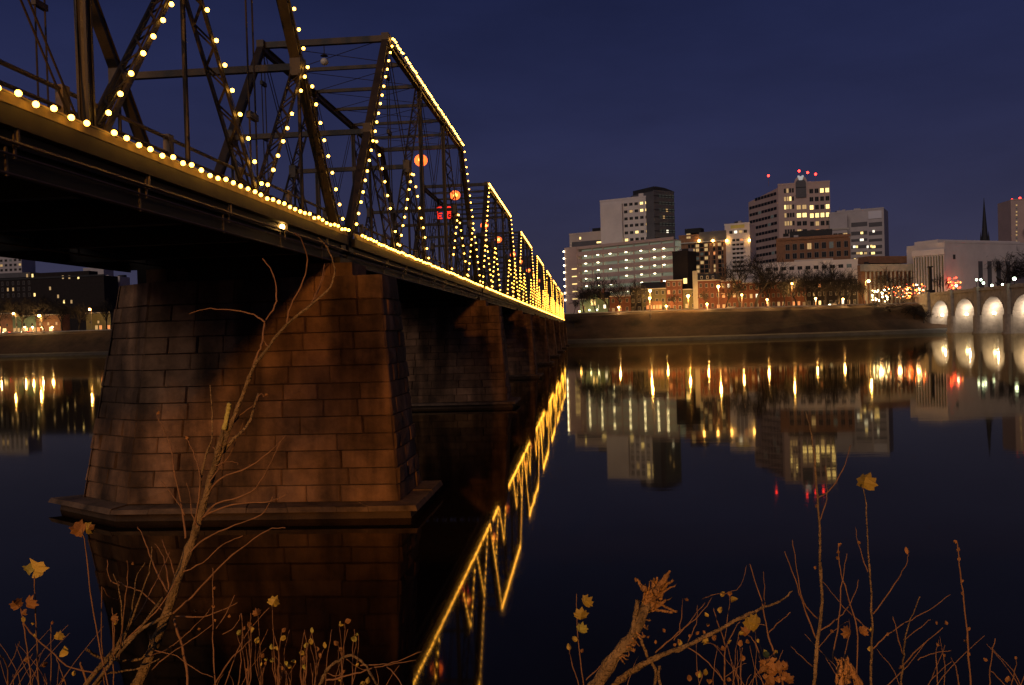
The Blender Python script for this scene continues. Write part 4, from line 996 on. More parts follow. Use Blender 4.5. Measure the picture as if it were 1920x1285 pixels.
for i, (px, off, yt, wd) in enumerate(((1640, 30, 566, 3.0), (1668, 27, 566, 3.2), (1695, 24, 570, 3.0), (1716, 20, 574, 2.6), (1732, 16, 580, 2.2), (1600, 34, 570, 3.0), (1075, 20, 592, 2.0))):
    tree(px, off, yt, ['dark thicket below the dazzling white bulbs', 'dark thicket below the gold looping bulbs', 'dark thicket below the orange and red bulbs', 'dark thicket just before the arch bridge abutment', 'low dark thicket against the arch bridge abutment', 'dark thicket below the end of the row houses', 'dark thicket where the truss bridge lands'][i], i % 4, wd, base=ZB-(37-off)*0.52, name='thicket')['group'] = 'thickets on the far bank slope'
# festive trees wrapped in lights
mat('fest_white', (1,.9,.6), 0.3, (1.0, 0.80, 0.40), 10.0); mat('fest_orange', (1,.5,.2), 0.3, (1.0, 0.30, 0.06), 5.0); mat('fest_red', (1,.2,.1), 0.3, (1.0, 0.09, 0.04), 3.5)
def festive(px0, px1, py0, py1, off, label, n, mats_, rs):
    b_ = bank_at((px0+px1)/2, off); o = thing('festive_lights', label, 'festive lights', b_, 0, 'festive lights by the arch bridge')
    mm = {q: MB() for q in mats_}; fr = MB()
    for i in range(n):
        x, y = rnd.uniform(px0, px1), rnd.uniform(py0, py1); d = ray(x, y); t_ = (math.hypot(b_.x, b_.y)+rnd.uniform(-2, 2))/math.hypot(d.x, d.y)
        p = Vector((d.x*t_, d.y*t_, CAMH+d.z*t_))-b_
        mm[mats_[i % len(mats_)]].ball(p, rnd.uniform(*rs), 6); fr.tube([(p.x*0.6, p.y*0.6, 0), tuple(p)], 0.05, 3)
    fr.build('frame', 'twig', o)
    for q in mats_:
        if mm[q].v: mm[q].build('bulbs', q, o, smooth=True, kind='stuff')
    l = bpy.data.lights.new('festive_glow', 'POINT'); l.energy = 2500; l.color = (1, 0.6, 0.3); l.shadow_soft_size = 1.0
    lo_ = bpy.data.objects.new('festive_glow', l); COL.objects.link(lo_); lo_.parent = o; lo_.location = (0, -2, 5)
festive(1632, 1664, 544, 566, 40, 'dazzling white bulbs on low shrubs beside the colonnade', 24, ['fest_white'], (0.25, 0.55))
festive(1660, 1706, 536, 560, 41, 'looping strings of gold and orange bulbs on a low tree', 60, ['fest_white', 'fest_orange', 'fest_orange', 'fest_red'], (0.12, 0.28))
festive(1700, 1737, 533, 558, 42, 'orange and red bulbs ending in a bright star by the pylon', 40, ['fest_orange', 'fest_red', 'fest_orange', 'fest_white'], (0.18, 0.42))
festive(1776, 1801, 520, 541, 44, 'red and orange lit shrub before the finned white building', 32, ['fest_red', 'fest_orange', 'fest_red', 'fest_red'], (0.3, 0.6))
# ================================================================== FOREGROUND: SAPLING, BROKEN BRANCHES, STALKS
mat('bark_near', (0.115, 0.085, 0.056), 0.9, namt=0.6, nscale=14, bump=1.0, bscale=60, nstretch=(1,1,0.35))
mat('bark_green', (0.22, 0.22, 0.08), 0.8, namt=0.3, nscale=9, bump=0.5, bscale=60)
mat('stem', (0.095, 0.053, 0.036), 0.8, namt=0.3, nscale=12)
mat('split_wood', (0.175, 0.098, 0.045), 0.9, namt=0.7, nscale=14, bump=0.8, bscale=70, nstretch=(1,1,0.3))
mat('leaf_yellow', (0.17, 0.135, 0.028), 0.7, namt=0.3, nscale=20, obj_random=0.3); mat('leaf_brown', (0.115, 0.058, 0.022), 0.75, namt=0.3, nscale=20, obj_random=0.3)
mat('leaf_green', (0.15, 0.155, 0.04), 0.7, namt=0.3, nscale=20, obj_random=0.25)
def smooth_path(px, Y, sub=4, jit=0.0, seed=0, dY=0.0):
    r_ = random.Random(seed*7+len(px)); pts = [P(x, y, Y+dY*i/max(1, len(px)-1)+r_.uniform(-1, 1)*0.03) for i, (x, y) in enumerate(px)]
    if len(pts) < 3:
        a, b = pts; m_ = a.lerp(b, 0.5)+Vector((r_.gauss(0, .012), 0, r_.gauss(0, .008))); pts = [a, m_, b]
    out = []
    for i in range(len(pts)-1):
        p0, p1, p2, p3 = pts[max(0, i-1)], pts[i], pts[i+1], pts[min(len(pts)-1, i+2)]
        for s_ in range(sub):
            t_ = s_/sub; q = 0.5*((2*p1)+(p2-p0)*t_+(2*p0-5*p1+4*p2-p3)*t_*t_+(3*p1-p0-3*p2+p3)*t_**3)
            out.append(q+Vector((r_.gauss(0, jit), r_.gauss(0, jit), r_.gauss(0, jit))))
    out.append(pts[-1]); return out
def limb(name, parent, px, Y, r0, r1, m='stem', n=5, jit=0.0015, seed=0, dY=0.0, nodes=True):
    pts = smooth_path(px, Y, 4, jit, seed, dY); k = len(pts)-1; k_px = 0.82*Y/FPX
    rr = [(r0+(r1-r0)*i/k)*k_px for i in range(k+1)]
    jr = random.Random(seed+k); rr = [q*jr.uniform(0.9, 1.13) for q in rr]
    if nodes:
        for i in range(3, k, 4): rr[i] *= 1.22
    return MB().tube(pts, rr, n).build(name, m, parent, smooth=True)
def leaf_mesh(kind, seed, m):
    r_ = random.Random(seed)
    if kind == 'lobed': out = [(0,0),(.25,-.03),(.48,.08),(.45,.24),(.62,.42),(.44,.52),(.40,.72),(.19,.70),(.03,1.0),(-.15,.73),(-.36,.78),(-.42,.52),(-.58,.36),(-.44,.22),(-.50,.04),(-.22,0)]
    else: out = [(0,0),(.20,.08),(.34,.28),(.36,.5),(.24,.76),(.04,1.0),(-.18,.80),(-.34,.54),(-.34,.3),(-.2,.1)]
    cu = r_.uniform(-1.0, 1.2); fo = r_.uniform(0.3, 1.1); v = []
    def z(x, y): return fo*abs(x)*0.8+cu*(y-0.4)**2+0.06*math.sin(9*x+5*y+seed)
    v = [(x*r_.uniform(.9, 1.1), z(x, y), y*r_.uniform(.95, 1.05)) for x, y in out]
    mid = [(0, z(0, .3)-0.02, .3), (0, z(0, .6)-0.02, .6)]; b = len(v); me = bpy.data.meshes.new('leaf'); n = len(out); f = []
    for i in range(n):
        j = (i+1) % n; c_ = b if (out[i][1]+out[j][1])/2 < 0.45 else b+1
        f.append((i, j, c_))
    f += [(q) for q in []]
    top = max(range(n), key=lambda q: out[q][1])
    # stitch the two centres
    for i in range(n):
        j = (i+1) % n
        if ((out[i][1]+out[j][1])/2 < 0.45) != ((out[j][1]+out[(j+1) % n][1])/2 < 0.45): f.append((j, b+1, b) if out[j][0] > 0 else (j, b, b+1))
    me.from_pydata(v+mid, [], f); me.materials.append(MATS[m]); me.update(); return me
LEAF = {(k, m): [leaf_mesh(k, s_, m) for s_ in range(3)] for k in ('lobed', 'oval') for m in ('leaf_yellow', 'leaf_brown', 'leaf_green')}
def leaf(parent, px, py, Y, size, kind='oval', m='leaf_yellow', ang=None):
    o = link('leaf', rnd.choice(LEAF[(kind, m)]), parent, P(px, py, Y)); s_ = 0.88*size*Y/FPX; o.scale = (s_, s_, s_)
    a_ = ang if ang is not None else rnd.uniform(-1.3, 1.3)
    o.rotation_euler = (rnd.uniform(-0.5, 0.5), a_, rnd.uniform(-0.7, 0.7)); return o

Y0 = 5.2
sap = thing('sapling', 'tall bare sapling with a cut stub before the massive pier', 'sapling', P(235, 1345, Y0))
SAPI = Matrix.Translation(-sap.location)
def sapl(*a_, **k_):
    o = limb(*a_, **k_); o.matrix_parent_inverse = SAPI; return o
sapl('trunk', sap, [(225,1345),(262,1275),(302,1180),(332,1092),(362,1010),(385,935),(400,880),(413,832),(424,795),(429,759)], Y0, 12.5, 5.0, 'bark_near', 9, 0.002)
sapl('cut_stub', sap, [(420,806),(427,775),(430,757)], Y0-0.03, 6.0, 5.4, 'bark_green', 8, 0.001, nodes=False)
BR = [([(408,868),(431,801),(449,757),(473,696),(495,661),(536,611),(584,570),(619,539),(627,505),(614,465),(597,446)], 5.5, 1.1, -0.2),
 ([(538,608),(545,574),(569,526),(576,487),(566,452),(553,437)], 2.4, 1.0, -0.25), ([(473,694),(484,662),(492,644),(497,603),(516,574),(518,539),(510,509),(492,485)], 2.8, 1.0, 0.2),
 ([(497,605),(475,590),(431,581),(383,580),(355,589)], 2.0, 0.9, 0.3), ([(584,568),(601,531),(609,494)], 1.6, 0.8, 0.1), ([(590,562),(600,540),(607,520),(609,505)], 1.2, 0.7, 0.1), ([(505,652),(497,643),(492,630)], 1.6, 1.0, 0.0),
 ([(418,848),(440,822),(462,801),(475,770),(484,738)], 4.2, 2.4, 0.1), ([(431,800),(450,781),(475,760)], 2.0, 0.9, 0.0), ([(482,752),(488,738),(496,744)], 1.5, 0.8, 0.0),
 ([(350,1050),(370,960),(379,880),(396,827),(398,775),(394,722)], 3.6, 1.0, 0.15), ([(348,1010),(342,960),(327,880),(318,832),(294,777)], 2.6, 0.9, 0.2), ([(366,985),(375,897),(362,849),(352,825)], 2.0, 0.9, 0.1),
 ([(346,965),(335,945),(303,903)], 1.8, 0.8, 0.1), ([(390,925),(414,897),(470,875),(514,840),(536,816)], 2.6, 0.9, -0.2), ([(375,980),(405,945),(470,923),(501,880),(527,827)], 2.6, 0.9, -0.3),
 ([(378,972),(401,958),(449,945),(505,941),(538,927)], 2.4, 0.9, -0.2), ([(392,905),(410,880),(432,850),(456,792)], 1.6, 0.7, 0.1), ([(398,880),(418,868),(441,866),(446,872)], 1.4, 0.7, 0.0),
 ([(325,1149),(360,1120),(400,1075),(450,1030),(500,995),(535,990)], 2.8, 0.9, -0.3), ([(328,1155),(370,1158),(415,1145),(445,1130)], 2.0, 0.8, -0.2), ([(326,1160),(338,1200),(350,1260),(353,1300)], 3.0, 3.4, -0.1),
 ([(352,1040),(385,1010),(440,985),(490,965),(512,930)], 2.2, 0.8, -0.1), ([(340,1075),(380,1055),(420,1020),(455,1005)], 1.8, 0.8, -0.1), ([(322,1120),(300,1085),(280,1040),(268,1005),(258,988)], 2.6, 0.9, 0.2),
 ([(318,1130),(315,1085),(306,1045),(290,1020)], 2.0, 0.8, 0.2), ([(310,1150),(265,1110),(232,1097),(222,1090)], 1.8, 0.8, 0.2), ([(330,1100),(322,1060),(310,1030),(304,1012)], 1.6, 0.8, 0.1), ([(372,990),(360,965),(356,930),(349,905)], 1.4, 0.7, 0.1), ([(415,835),(404,842),(398,838)], 2.0, 1.0, 0.0)]
for i, (pth, r0, r1, dy) in enumerate(BR): sapl('branch', sap, pth, Y0, r0, r1, 'bark_near' if r0 > 3 else 'stem', 6 if r0 > 3 else 5, 0.0022, i, dy)
for q in range(6):
    x, y = [(352,824),(294,777),(496,742),(246,1058),(366,1148),(369,1181)][q]; o = leaf(sap, x, y, Y0, 9, 'oval', 'leaf_brown'); o.matrix_parent_inverse = SAPI

# leaning brush clump at the sapling's foot
br = thing('brush_clump', 'tangle of leaning bare shoots at the foot of the tall sapling', 'shrub', P(150, 1330, 4.9)); BRI = Matrix.Translation(-br.location)
CL = [([(150,1300),(200,1240),(245,1195),(300,1160),(322,1150)], 5.0, 3.5), ([(165,1300),(215,1235),(262,1180),(305,1120)], 4.0, 2.0), ([(150,1295),(205,1225),(240,1180),(262,1120),(282,1060),(284,1025)], 3.4, 0.9), ([(175,1290),(215,1230),(235,1190),(250,1130),(255,1085),(272,1055)], 3.0, 0.9),
 ([(180,1290),(225,1200),(228,1150),(222,1100),(212,1076)], 2.6, 1.0), ([(222,1125),(205,1120),(194,1103)], 1.5, 0.8), ([(224,1098),(205,1085),(201,1050)], 1.5, 0.8), ([(163,1218),(186,1232),(222,1238),(262,1236),(280,1215),(282,1190)], 3.6, 2.0), ([(200,1262),(240,1258),(270,1250),(300,1235)], 2.8, 1.5),
 ([(222,1240),(230,1170),(236,1120),(240,1075),(238,1052)], 1.6, 0.8), ([(215,1235),(214,1180),(210,1140)], 2.0, 1.0), ([(197,1290),(190,1200),(191,1100)], 1.8, 0.8), ([(240,1180),(262,1150),(285,1105),(300,1075),(318,1035)], 1.8, 0.8), ([(235,1200),(270,1168),(298,1140),(330,1090)], 2.2, 1.0), ([(150,1240),(165,1290)], 2.4, 2.6), ([(280,1230),(310,1220),(330,1205),(365,1175),(395,1140)], 1.8, 0.7), ([(285,1255),(320,1225),(360,1200),(400,1170)], 1.6, 0.7), ([(290,1220),(330,1230),(370,1258),(400,1270)], 1.4, 0.8), ([(0,1228),(12,1245),(16,1290)], 1.5, 1.8), ([(16,1250),(30,1225),(36,1203)], 1.3, 0.7), ([(22,1280),(45,1250),(62,1225)], 1.3, 0.7)]
for i, (pth, r0, r1) in enumerate(CL):
    o = limb('shoot', br, pth, 4.9, r0, r1, 'bark_near' if r0 > 2.5 else 'stem', 5, 0.002, 50+i, rnd.uniform(-0.3, 0.3)); o.matrix_parent_inverse = BRI

def plant(name, label, cat, Y, stems, leaves, group='stalks and shrubs on the leafy bank', m='stem'):
    base = stems[0][0][0]; o = thing(name, label, cat, P(base[0], base[1]+25, Y), 0, group); I_ = Matrix.Translation(-o.location)
    for i, st_ in enumerate(stems):
        pth, r0, r1 = st_[:3]
        if i == 0: pth = [(pth[0][0], pth[0][1]+30)]+list(pth)
        q = limb('stem', o, pth, Y, r0, r1, st_[3] if len(st_) > 3 else m, 5, 0.0018, rnd.randint(0, 9999), rnd.uniform(-0.08, 0.08)); q.matrix_parent_inverse = I_
    for lf in leaves:
        x, y, s_ = lf[:3]; q = leaf(o, x, y, Y, s_, lf[3] if len(lf) > 3 else 'oval', lf[4] if len(lf) > 4 else rnd.choice(('leaf_yellow', 'leaf_brown')), lf[5] if len(lf) > 5 else None); q.matrix_parent_inverse = I_
    return o
def buds(pts): return [(x, y, 9, 'oval', 'leaf_brown') for x, y in pts]
plant('dry_stalk', 'tall dry stalk topped with a drooping curled leaf pair', 'stalk', 4.7, [([(203,1290),(188,1220),(172,1130),(162,1040),(154,992)], 2.2, 1.3)], [(157,997,34,'lobed','leaf_brown',-1.2), (158,996,26,'lobed','leaf_yellow',1.1), (164,994,18,'oval','leaf_brown',0.9)])
plant('dry_stalk', 'stalk carrying one large yellow green lobed leaf', 'stalk', 4.6, [([(73,1290),(69,1210),(66,1130),(64,1080)], 2.0, 1.2)], [(62,1084,46,'lobed','leaf_yellow',-0.25), (58,1075,26,'lobed','leaf_green',-0.8), (76,1250,16,'oval','leaf_brown',1.2)])
plant('dry_stalk', 'stalk with a clump of crumpled brown leaves', 'stalk', 4.5, [([(58,1290),(53,1230),(44,1170),(39,1140)], 2.0, 1.2), ([(44,1168),(62,1192),(95,1220),(125,1248),(160,1258),(182,1264)], 1.6, 1.8)], [(36,1140,26,'lobed','leaf_brown',-0.6), (48,1140,30,'lobed','leaf_brown',0.4), (40,1150,20,'oval','leaf_brown',1.4), (43,1168,14), (62,1172,9), (64,1196,9), (44,1240,14,'oval','leaf_brown',1.3), (118,1278,12), (137,1268,12)])
plant('dry_stalk', 'thin stalk with two upright yellow leaves beside the brush tangle', 'stalk', 4.6, [([(95,1290),(95,1230),(95,1172)], 1.5, 0.9), ([(105,1232),(116,1262),(124,1285)], 1.0, 1.2)], [(107,1200,20,'lobed','leaf_yellow',0.2), (112,1232,28,'oval','leaf_yellow',0.35), (96,1171,8)])
plant('dry_stalk', 'stalk with one round brown leaf inside the brush tangle', 'stalk', 4.8, [([(213,1290),(213,1230),(211,1165)], 1.8, 1.0)], [(207,1167,22,'lobed','leaf_brown',0.1), (215,1172,9)])
L2 = [(595,395,24,'lobed','leaf_yellow',0.35),(475,480,18,'lobed','leaf_brown',1.2),(390,580,16),(420,630,18),(295,640,15),(455,720,15),(675,620,12),(665,685,16),(595,770,13),(645,775,13),(500,845,11),(550,865,11),(615,870,14),(715,905,13),(680,945,10),(660,1035,13),(930,635,13),(925,735,15),(875,755,13),(870,810,14),(800,880,12),(865,880,17),(880,940,15),(980,790,13),(1000,845,12),(1170,565,17),(1215,540,16),(1165,735,14),(1160,775,12),(1315,700,17),(1335,645,9),(1195,1040,13),(1415,1065,15),(1350,1070,12),(760,925,12),(490,910,9),(530,905,9),(1040,765,14)]
LV = [(380+l[0]*.21875, 1050+l[1]*.21875, l[2], l[3] if len(l) > 3 else 'oval', l[4] if len(l) > 4 else rnd.choice(('leaf_yellow', 'leaf_green', 'leaf_yellow', 'leaf_brown'))) for l in L2]
stems = [([(535,1290),(530,1230),(520,1190),(505,1145)], 1.4, 0.6)]
groups = [[], [], []]
for l in LV: groups[0 if l[0] < 540 else (1 if l[0] < 610 else 2)].append(l)
def fan(gr, bases):
    out = []
    for b_ in bases:
        out.append(([(b_, 1290), (b_+rnd.uniform(-8, 8), 1230), (b_+rnd.uniform(-20, 20), 1180)], 1.3, 0.6))
    for l in gr:
        b_ = min(bases, key=lambda q: abs(q-l[0])+rnd.uniform(0, 20)); out.append(([(b_+rnd.uniform(-3, 3), 1290), ((b_+l[0])/2+rnd.uniform(-6, 6), (1290+l[1])/2), (l[0], l[1])], 1.1, 0.5))
    return out
plant('leafy_shrub', 'leafy shrub with yellow leaves right of the tall sapling, twiggy left part', 'shrub', 5.0, fan(groups[0], (465, 490, 520)), groups[0])
plant('leafy_shrub', 'dense leafy yellow shrub right of the twiggy one', 'shrub', 5.1, fan(groups[1], (540, 570, 590)), groups[1])
plant('leafy_shrub', 'sparse yellow leafed shrub above the crooked fallen branch', 'shrub', 5.0, fan(groups[2], (610, 640, 660)), groups[2])
plant('bare_branch', 'crooked bare branch bent over like a hook by the leafy shrubs', 'branch', 4.6, [([(600,1290),(607,1268),(617,1252),(636,1238),(659,1229),(682,1245),(698,1268),(710,1290)], 4.0, 2.4, 'bark_near'), ([(611,1276),(640,1270),(675,1260),(705,1252),(730,1247),(780,1238)], 2.4, 0.9), ([(676,1248),(710,1246),(745,1240),(790,1222)], 1.7, 0.7), ([(612,1260),(640,1262)], 1.3, 0.9), ([(650,1235),(668,1250),(690,1258)], 1.3, 0.8), ([(725,1250),(742,1268),(755,1290)], 1.6, 1.0)], [(645,1262,10), (668,1250,9)])
plant('dry_stalk', 'thin upright stalk with brown buds beside the sapling trunk', 'stalk', 4.9, [([(404,1290),(400,1220),(399,1130),(399,1065)], 2.2, 1.0), ([(404,1180),(425,1150),(440,1116)], 1.3, 0.7), ([(418,1190),(440,1175),(452,1150)], 1.2, 0.7), ([(402,1285),(430,1240),(455,1215),(470,1200)], 2.0, 1.0)], buds([(400,1105),(402,1140),(400,1165),(427,1157)]))
plant('dry_stalk', 'second thin stalk with few buds beside the leafy shrubs', 'stalk', 4.9, [([(446,1290),(452,1240),(455,1180),(453,1150)], 1.6, 0.8), ([(468,1290),(470,1250),(468,1200),(470,1150)], 1.4, 0.7), ([(420,1290),(455,1200),(505,1140)], 1.4, 0.7)], buds([(455,1182),(463,1260)]))

# --- right group
bt = thing('snapped_tree', 'snapped orange brown trunk with a shredded splintered end', 'trunk', P(1110, 1310, 4.0), 0); BTI = Matrix.Translation(-bt.location)
def bl(*a_, **k_): o = limb(*a_, **k_); o.matrix_parent_inverse = BTI; return o
bl('trunk', bt, [(1100,1315),(1122,1280),(1150,1236),(1182,1198),(1203,1158),(1214,1130)], 4.0, 15, 10.5, 'bark_near', 10, 0.0015)
bl('limb', bt, [(1186,1190),(1190,1160),(1196,1126)], 3.96, 6, 5, 'bark_near', 8, 0.001, nodes=False)
sr = random.Random(4)
for i in range(34):
    x0, y0 = 1214+sr.uniform(-9, 9), 1134+sr.uniform(-10, 12); ang = sr.gauss(0.62, 0.55); L_ = sr.uniform(22, 66) if i < 22 else sr.uniform(14, 34)
    x1, y1 = x0+math.sin(ang)*L_, y0-math.cos(ang)*L_
    bl('splinter', bt, [(x0, y0), ((x0+x1)/2+sr.uniform(-3, 3), (y0+y1)/2), (x1, y1)], 4.0+sr.uniform(-0.03, 0.03), sr.uniform(2.5, 7.5) if i < 22 else 1.2, sr.uniform(0.5, 3.2) if i < 22 else 0.4, 'split_wood', 5, 0.002, i, nodes=False)
for i, (pth, r0) in enumerate((([(1209,1108),(1200,1095),(1191,1084)], 6), ([(1226,1112),(1240,1092),(1256,1071)], 9), ([(1222,1120),(1224,1100),(1226,1084)], 8), ([(1236,1102),(1246,1086),(1252,1076)], 8))): bl('splinter', bt, pth, 3.97, r0, 2.5, 'split_wood', 6, 0.003, 90+i, nodes=False)
for i in range(14):
    f = sr.random(); x0, y0 = 1150+f*55, 1236-f*88
    bl('bark_flake', bt, [(x0+8, y0+4), (x0+14+sr.uniform(0, 8), y0+10+sr.uniform(-8, 6)), (x0+16+sr.uniform(0, 8), y0+sr.uniform(-6, 20))], 3.96, 3.0, 0.6, 'split_wood', 4, 0.001, 120+i, nodes=False)
plant('bare_branch', 'long rising branch crossing behind the snapped trunk', 'branch', 4.2, [([(1148,1290),(1175,1265),(1205,1246),(1240,1228),(1285,1212),(1349,1180),(1406,1150),(1434,1138),(1464,1127),(1486,1108)], 8.5, 1.2, 'bark_near'), ([(1199,1192),(1214,1230),(1230,1262),(1222,1300)], 3.6, 3.6, 'bark_near'), ([(1236,1250),(1240,1290)], 3.2, 3.4, 'bark_near'), ([(1290,1215),(1320,1235),(1350,1268),(1362,1285)], 1.6, 1.0), ([(1228,1226),(1250,1205),(1280,1180),(1310,1155),(1335,1120)], 1.8, 0.8), ([(1262,1200),(1290,1170),(1322,1130)], 1.4, 0.7), ([(1275,1190),(1278,1150),(1280,1122)], 1.1, 0.6), ([(1290,1205),(1305,1170),(1308,1135)], 1.1, 0.6)], buds([(1246,1186),(1230,1208),(1262,1212),(1208,1196),(1216,1197),(1275,1207),(1292,1196),(1304,1190),(1320,1190)])+[(1274,1212,16,'oval','leaf_yellow')])
plant('dry_stalk', 'stalk with five yellow leaves stacked up it, left of the snapped trunk', 'stalk', 4.2, [([(1096,1290),(1086,1223),(1081,1160),(1081,1113)], 1.8, 0.8), ([(1086,1290),(1070,1235),(1068,1215)], 1.2, 0.8), ([(1098,1275),(1120,1255),(1138,1235)], 1.3, 0.7)], [(1092,1134,26,'lobed','leaf_yellow',0.8), (1089,1164,28,'lobed','leaf_yellow',0.1), (1087,1188,24,'lobed','leaf_green',0.1), (1081,1203,16), (1069,1220,15,'oval','leaf_yellow',0.0), (1089,1224,10)])
plant('leafy_shrub', 'sparse twiggy shrub with small yellow leaves between trunk and tall stems', 'shrub', 4.6, [([(1358,1290),(1360,1230),(1357,1200),(1345,1165),(1338,1140)], 2.2, 0.8), ([(1360,1215),(1378,1180),(1388,1165)], 1.2, 0.6), ([(1358,1200),(1366,1150),(1368,1115)], 1.0, 0.5), ([(1356,1220),(1335,1207),(1325,1205)], 1.0, 0.6), ([(1389,1290),(1390,1240),(1392,1215)], 1.5, 0.8), ([(1310,1290),(1318,1265),(1318,1262)], 1.2, 0.8), ([(1360,1270),(1385,1250),(1400,1244)], 1.0, 0.6), ([(1318,1124),(1340,1114),(1366,1112),(1390,1095),(1400,1060)], 0.9, 0.5)],
      [(1352,1119,14,'oval','leaf_yellow',0.6), (1368,1118,13,'oval','leaf_brown',0.1), (1370,1127,18,'oval','leaf_yellow',1.4), (1350,1150,15,'oval','leaf_yellow',0.2), (1328,1158,12,'oval','leaf_yellow',-0.6), (1326,1175,10), (1291,1127,9), (1330,1206,19,'lobed','leaf_yellow',-0.2), (1338,1202,14,'oval','leaf_brown',0.4), (1358,1222,12), (1388,1213,15), (1392,1240,15,'oval','leaf_brown',0), (1308,1270,14), (1312,1272,16,'oval','leaf_green',0.3), (1322,1268,14,'oval','leaf_yellow',0.1), (1292,1278,15,'oval','leaf_brown',0), (1330,1283,16,'oval','leaf_brown',0), (1371,1276,12), (1398,1205,13), (1366,1208,11)])
plant('dry_stalk', 'forked stem carrying a broad pair of yellow lobed leaves', 'stalk', 4.4, [([(1470,1290),(1452,1228),(1438,1182),(1427,1127),(1406,1058)], 2.8, 0.9), ([(1440,1186),(1462,1165),(1482,1148)], 1.3, 0.7), ([(1433,1138),(1434,1100),(1431,1072)], 1.0, 0.5), ([(1436,1172),(1420,1170)], 1.2, 0.8), ([(1430,1240),(1412,1200),(1400,1190)], 1.3, 0.7)], [(1424,1176,34,'lobed','leaf_yellow',-1.0), (1410,1178,26,'lobed','leaf_yellow',-0.6), (1402,1190,20,'lobed','leaf_brown',-0.9), (1440,1234,18,'oval','leaf_green',-0.6), (1452,1228,14,'oval','leaf_yellow',1.2), (1384,1190,12), (1422,1205,10)])
plant('sapling', 'tallest slim bare stem with one long side twig, right of the snapped trunk', 'sapling', 4.5, [([(1525,1290),(1533,1200),(1540,1128),(1537,1050),(1537,989),(1531,910),(1527,854),(1519,805),(1510,772)], 4.6, 0.8, 'bark_near'), ([(1535,932),(1563,911),(1584,870),(1596,834)], 1.6, 0.6), ([(1537,977),(1548,945),(1551,923),(1547,874)], 1.4, 0.6), ([(1529,1197),(1508,1140),(1490,1085),(1471,1034)], 1.8, 0.8), ([(1533,1160),(1506,1128),(1495,1070),(1486,1013)], 1.6, 0.7), ([(1539,1181),(1560,1168),(1580,1152),(1600,1120),(1610,1087)], 1.8, 0.7), ([(1533,1217),(1560,1186),(1590,1165)], 1.3, 0.6), ([(1524,1250),(1500,1230),(1482,1210)], 1.2, 0.6)], buds([(1532,1066),(1534,950),(1563,1186)]))
plant('dry_stalk', 'slim stem crowned by one broad yellow maple like leaf', 'stalk', 4.5, [([(1633,1290),(1634,1200),(1634,1128),(1629,1046),(1623,944),(1616,908)], 3.2, 0.8, 'bark_near'), ([(1637,1152),(1678,1095),(1695,1065),(1704,1040)], 1.5, 0.6), ([(1627,1074),(1612,1030),(1604,989)], 1.3, 0.6), ([(1633,1185),(1600,1155),(1576,1132),(1543,1091)], 1.3, 0.6), ([(1637,1217),(1665,1190),(1698,1168),(1740,1145),(1782,1115)], 1.6, 0.6)], [(1617,914,38,'lobed','leaf_yellow',0.25), (1704,1040,16,'oval','leaf_brown',0.1), (1613,1022,9), (1634,1186,11), (1631,1222,12)])
plant('dry_stalk', 'knobbly stem with buds and hanging brown leaf, between the two tall stems', 'stalk', 4.4, [([(1604,1290),(1608,1193),(1596,1140),(1580,1087),(1573,1050),(1572,1021)], 2.0, 0.9), ([(1561,1242),(1572,1160),(1580,1087),(1588,1038)], 1.6, 0.8), ([(1580,1240),(1592,1190),(1592,1160)], 1.2, 0.7)], buds([(1572,1024),(1573,1040),(1572,1050)])+[(1598,1190,24,'lobed','leaf_brown',-1.0), (1612,1188,20,'lobed','leaf_brown',0.8)])
plant('dry_stalk', 'lone knobbly stalk with buds up its length, apart from the stems', 'stalk', 4.5, [([(1820,1290),(1816,1230),(1813,1185),(1804,1107),(1798,1060),(1795,1017)], 2.4, 1.0)], buds([(1796,1018),(1796,1035),(1797,1052),(1804,1092),(1805,1116),(1814,1182),(1816,1205),(1816,1232)]))
plant('dry_stalk', 'low spreading twig cluster between the leaf topped stem and the knobbly stalk', 'stalk', 4.4, [([(1690,1290),(1693,1240),(1698,1193),(1712,1150),(1725,1119)], 2.2, 0.9, 'bark_near'), ([(1694,1230),(1682,1190),(1674,1156)], 1.4, 0.7), ([(1686,1254),(1725,1215),(1768,1177)], 1.8, 0.8), ([(1719,1236),(1750,1225),(1784,1220)], 1.2, 0.7), ([(1695,1200),(1720,1180),(1745,1162)], 1.2, 0.6), ([(1660,1290),(1700,1250),(1740,1200)], 1.3, 0.6), ([(1760,1290),(1755,1230),(1760,1200)], 1.2, 0.6), ([(1735,1290),(1760,1262),(1785,1240)], 1.1, 0.6)], buds([(1757,1172),(1776,1172),(1688,1253),(1665,1193),(1763,1212),(1774,1232)]))
plant('dry_stalk', 'short forked stalk beyond the lone knobbly one', 'stalk', 4.4, [([(1855,1290),(1858,1240),(1866,1197)], 1.8, 0.9), ([(1858,1258),(1880,1280),(1890,1290)], 1.2, 1.0), ([(1896,1285),(1904,1250),(1906,1232)], 1.2, 0.7), ([(1800,1290),(1792,1250),(1782,1232)], 1.2, 0.7)], buds([(1852,1240),(1905,1236)])+[(1890,1282,16,'oval','leaf_brown',0)])
st_ = thing('broken_stub', 'short splintered stub between the two tall stems', 'stub', P(1612, 1310, 4.1)); STI = Matrix.Translation(-st_.location)
o = limb('wood', st_, [(1622,1310),(1604,1272),(1588,1248)], 4.1, 8, 10, 'split_wood', 7, 0.002); o.matrix_parent_inverse = STI
for i in range(16):
    x0, y0 = 1585+sr.uniform(-14, 10), 1258+sr.uniform(-8, 22); o = limb('splinter', st_, [(x0, y0+12), (x0+sr.uniform(-6, 4), y0-sr.uniform(2, 12)), (x0+sr.uniform(-12, 6), y0-sr.uniform(12, 28))], 4.1+sr.uniform(-.03, .03), sr.uniform(2, 6), 1.0, 'split_wood', 5, 0.002, i, nodes=False); o.matrix_parent_inverse = STI
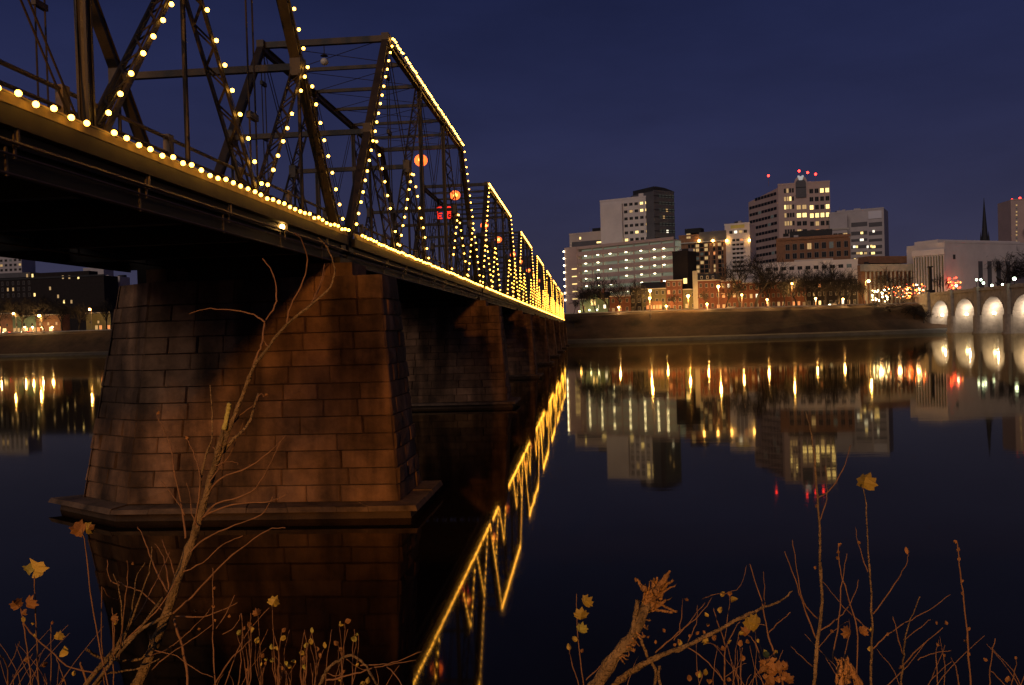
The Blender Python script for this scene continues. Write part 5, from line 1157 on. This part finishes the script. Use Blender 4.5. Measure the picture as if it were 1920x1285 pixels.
st2 = thing('dead_leaf_clump', 'ragged clump of dead leaves and split bark at the forked stem', 'clump', P(1446, 1310, 4.2)); ST2 = Matrix.Translation(-st2.location)
for i in range(26):
    q = leaf(st2, 1446+sr.uniform(-20, 26), 1262+sr.uniform(-18, 22), 4.2+sr.uniform(-.05, .05), sr.uniform(12, 26), sr.choice(('lobed', 'oval')), 'leaf_brown', sr.uniform(-2.5, 2.5)); q.matrix_parent_inverse = ST2
# hair-thin background twigs, too fine to tell apart
tw = MB(); tr_ = random.Random(21)
for i in range(60):
    x0 = tr_.choice((tr_.uniform(0, 130), tr_.uniform(400, 720), tr_.uniform(1170, 1480), tr_.uniform(1480, 1920), tr_.uniform(1250, 1460))); Y_ = tr_.uniform(4.4, 6.0); h_ = tr_.uniform(20, 120); a_ = tr_.gauss(0, 0.7)
    pts = smooth_path([(x0, 1300), (x0+math.sin(a_)*h_*0.4, 1292-h_*0.45), (x0+math.sin(a_)*h_+tr_.uniform(-12, 12), 1288-h_)], Y_, 3, 0.002, i); n_ = len(pts)
    tw.tube(pts, [(0.9-0.5*q/n_)*Y_/FPX for q in range(n_)], 4)
o = tw.build('fine_twigs', 'stem', None, kind='stuff'); tag(o, 'hair thin twigs filling the undergrowth along the leafy bank', 'twigs', kind='stuff')

# ================================================================== THE BANK'S OWN STREET LAMPS, BEHIND THE VIEWER
def park_lamp(x, y, h, power, label):
    o = thing('street_lamp', label, 'street lamp', (x, y, 6.15), 0, 'street lamps on the leafy bank')
    MB().tube([(0,0,0), (0,0,h), (0,0.9,h+0.35), (0,1.6,h+0.3)], [0.11, 0.07, 0.05, 0.05], 8).build('pole', 'pole', o)
    MB().box(-0.2, 0.2, 1.3, 2.1, h+0.14, h+0.30).build('head', 'pole', o); MB().box(-0.16, 0.16, 1.4, 2.0, h+0.08, h+0.14).build('lens', 'sodium', o)
    l = bpy.data.lights.new('sodium_light', 'POINT'); l.energy = power; l.color = (1.0, 0.40, 0.075); l.shadow_soft_size = 0.5
    lo_ = bpy.data.objects.new('sodium_light', l); COL.objects.link(lo_); lo_.parent = o; lo_.location = (0, 1.7, h-0.15)
park_lamp(-6.5, -45, 9.5, 140000, 'sodium street lamp on the leafy bank beside the truss bridge')
def bank_tree(x, y, h, var, label, wide=1.0):
    o = thing('bare_tree', label, 'tree', (x, y, 6.1), x*3.1, 'bare trees on the leafy bank')
    s_ = h/20.0; o.scale = (s_*wide, s_*wide, s_); link('trunk', TREES[var][0], o); link('crown', TREES[var][1], o)
bank_tree(-9.3, -29, 10, 2, 'thick bare tree on the leafy bank close to the truss bridge', 0.6)
bank_tree(-8.0, -13, 9, 0, 'slim bare tree on the leafy bank close to the truss bridge', 0.42)
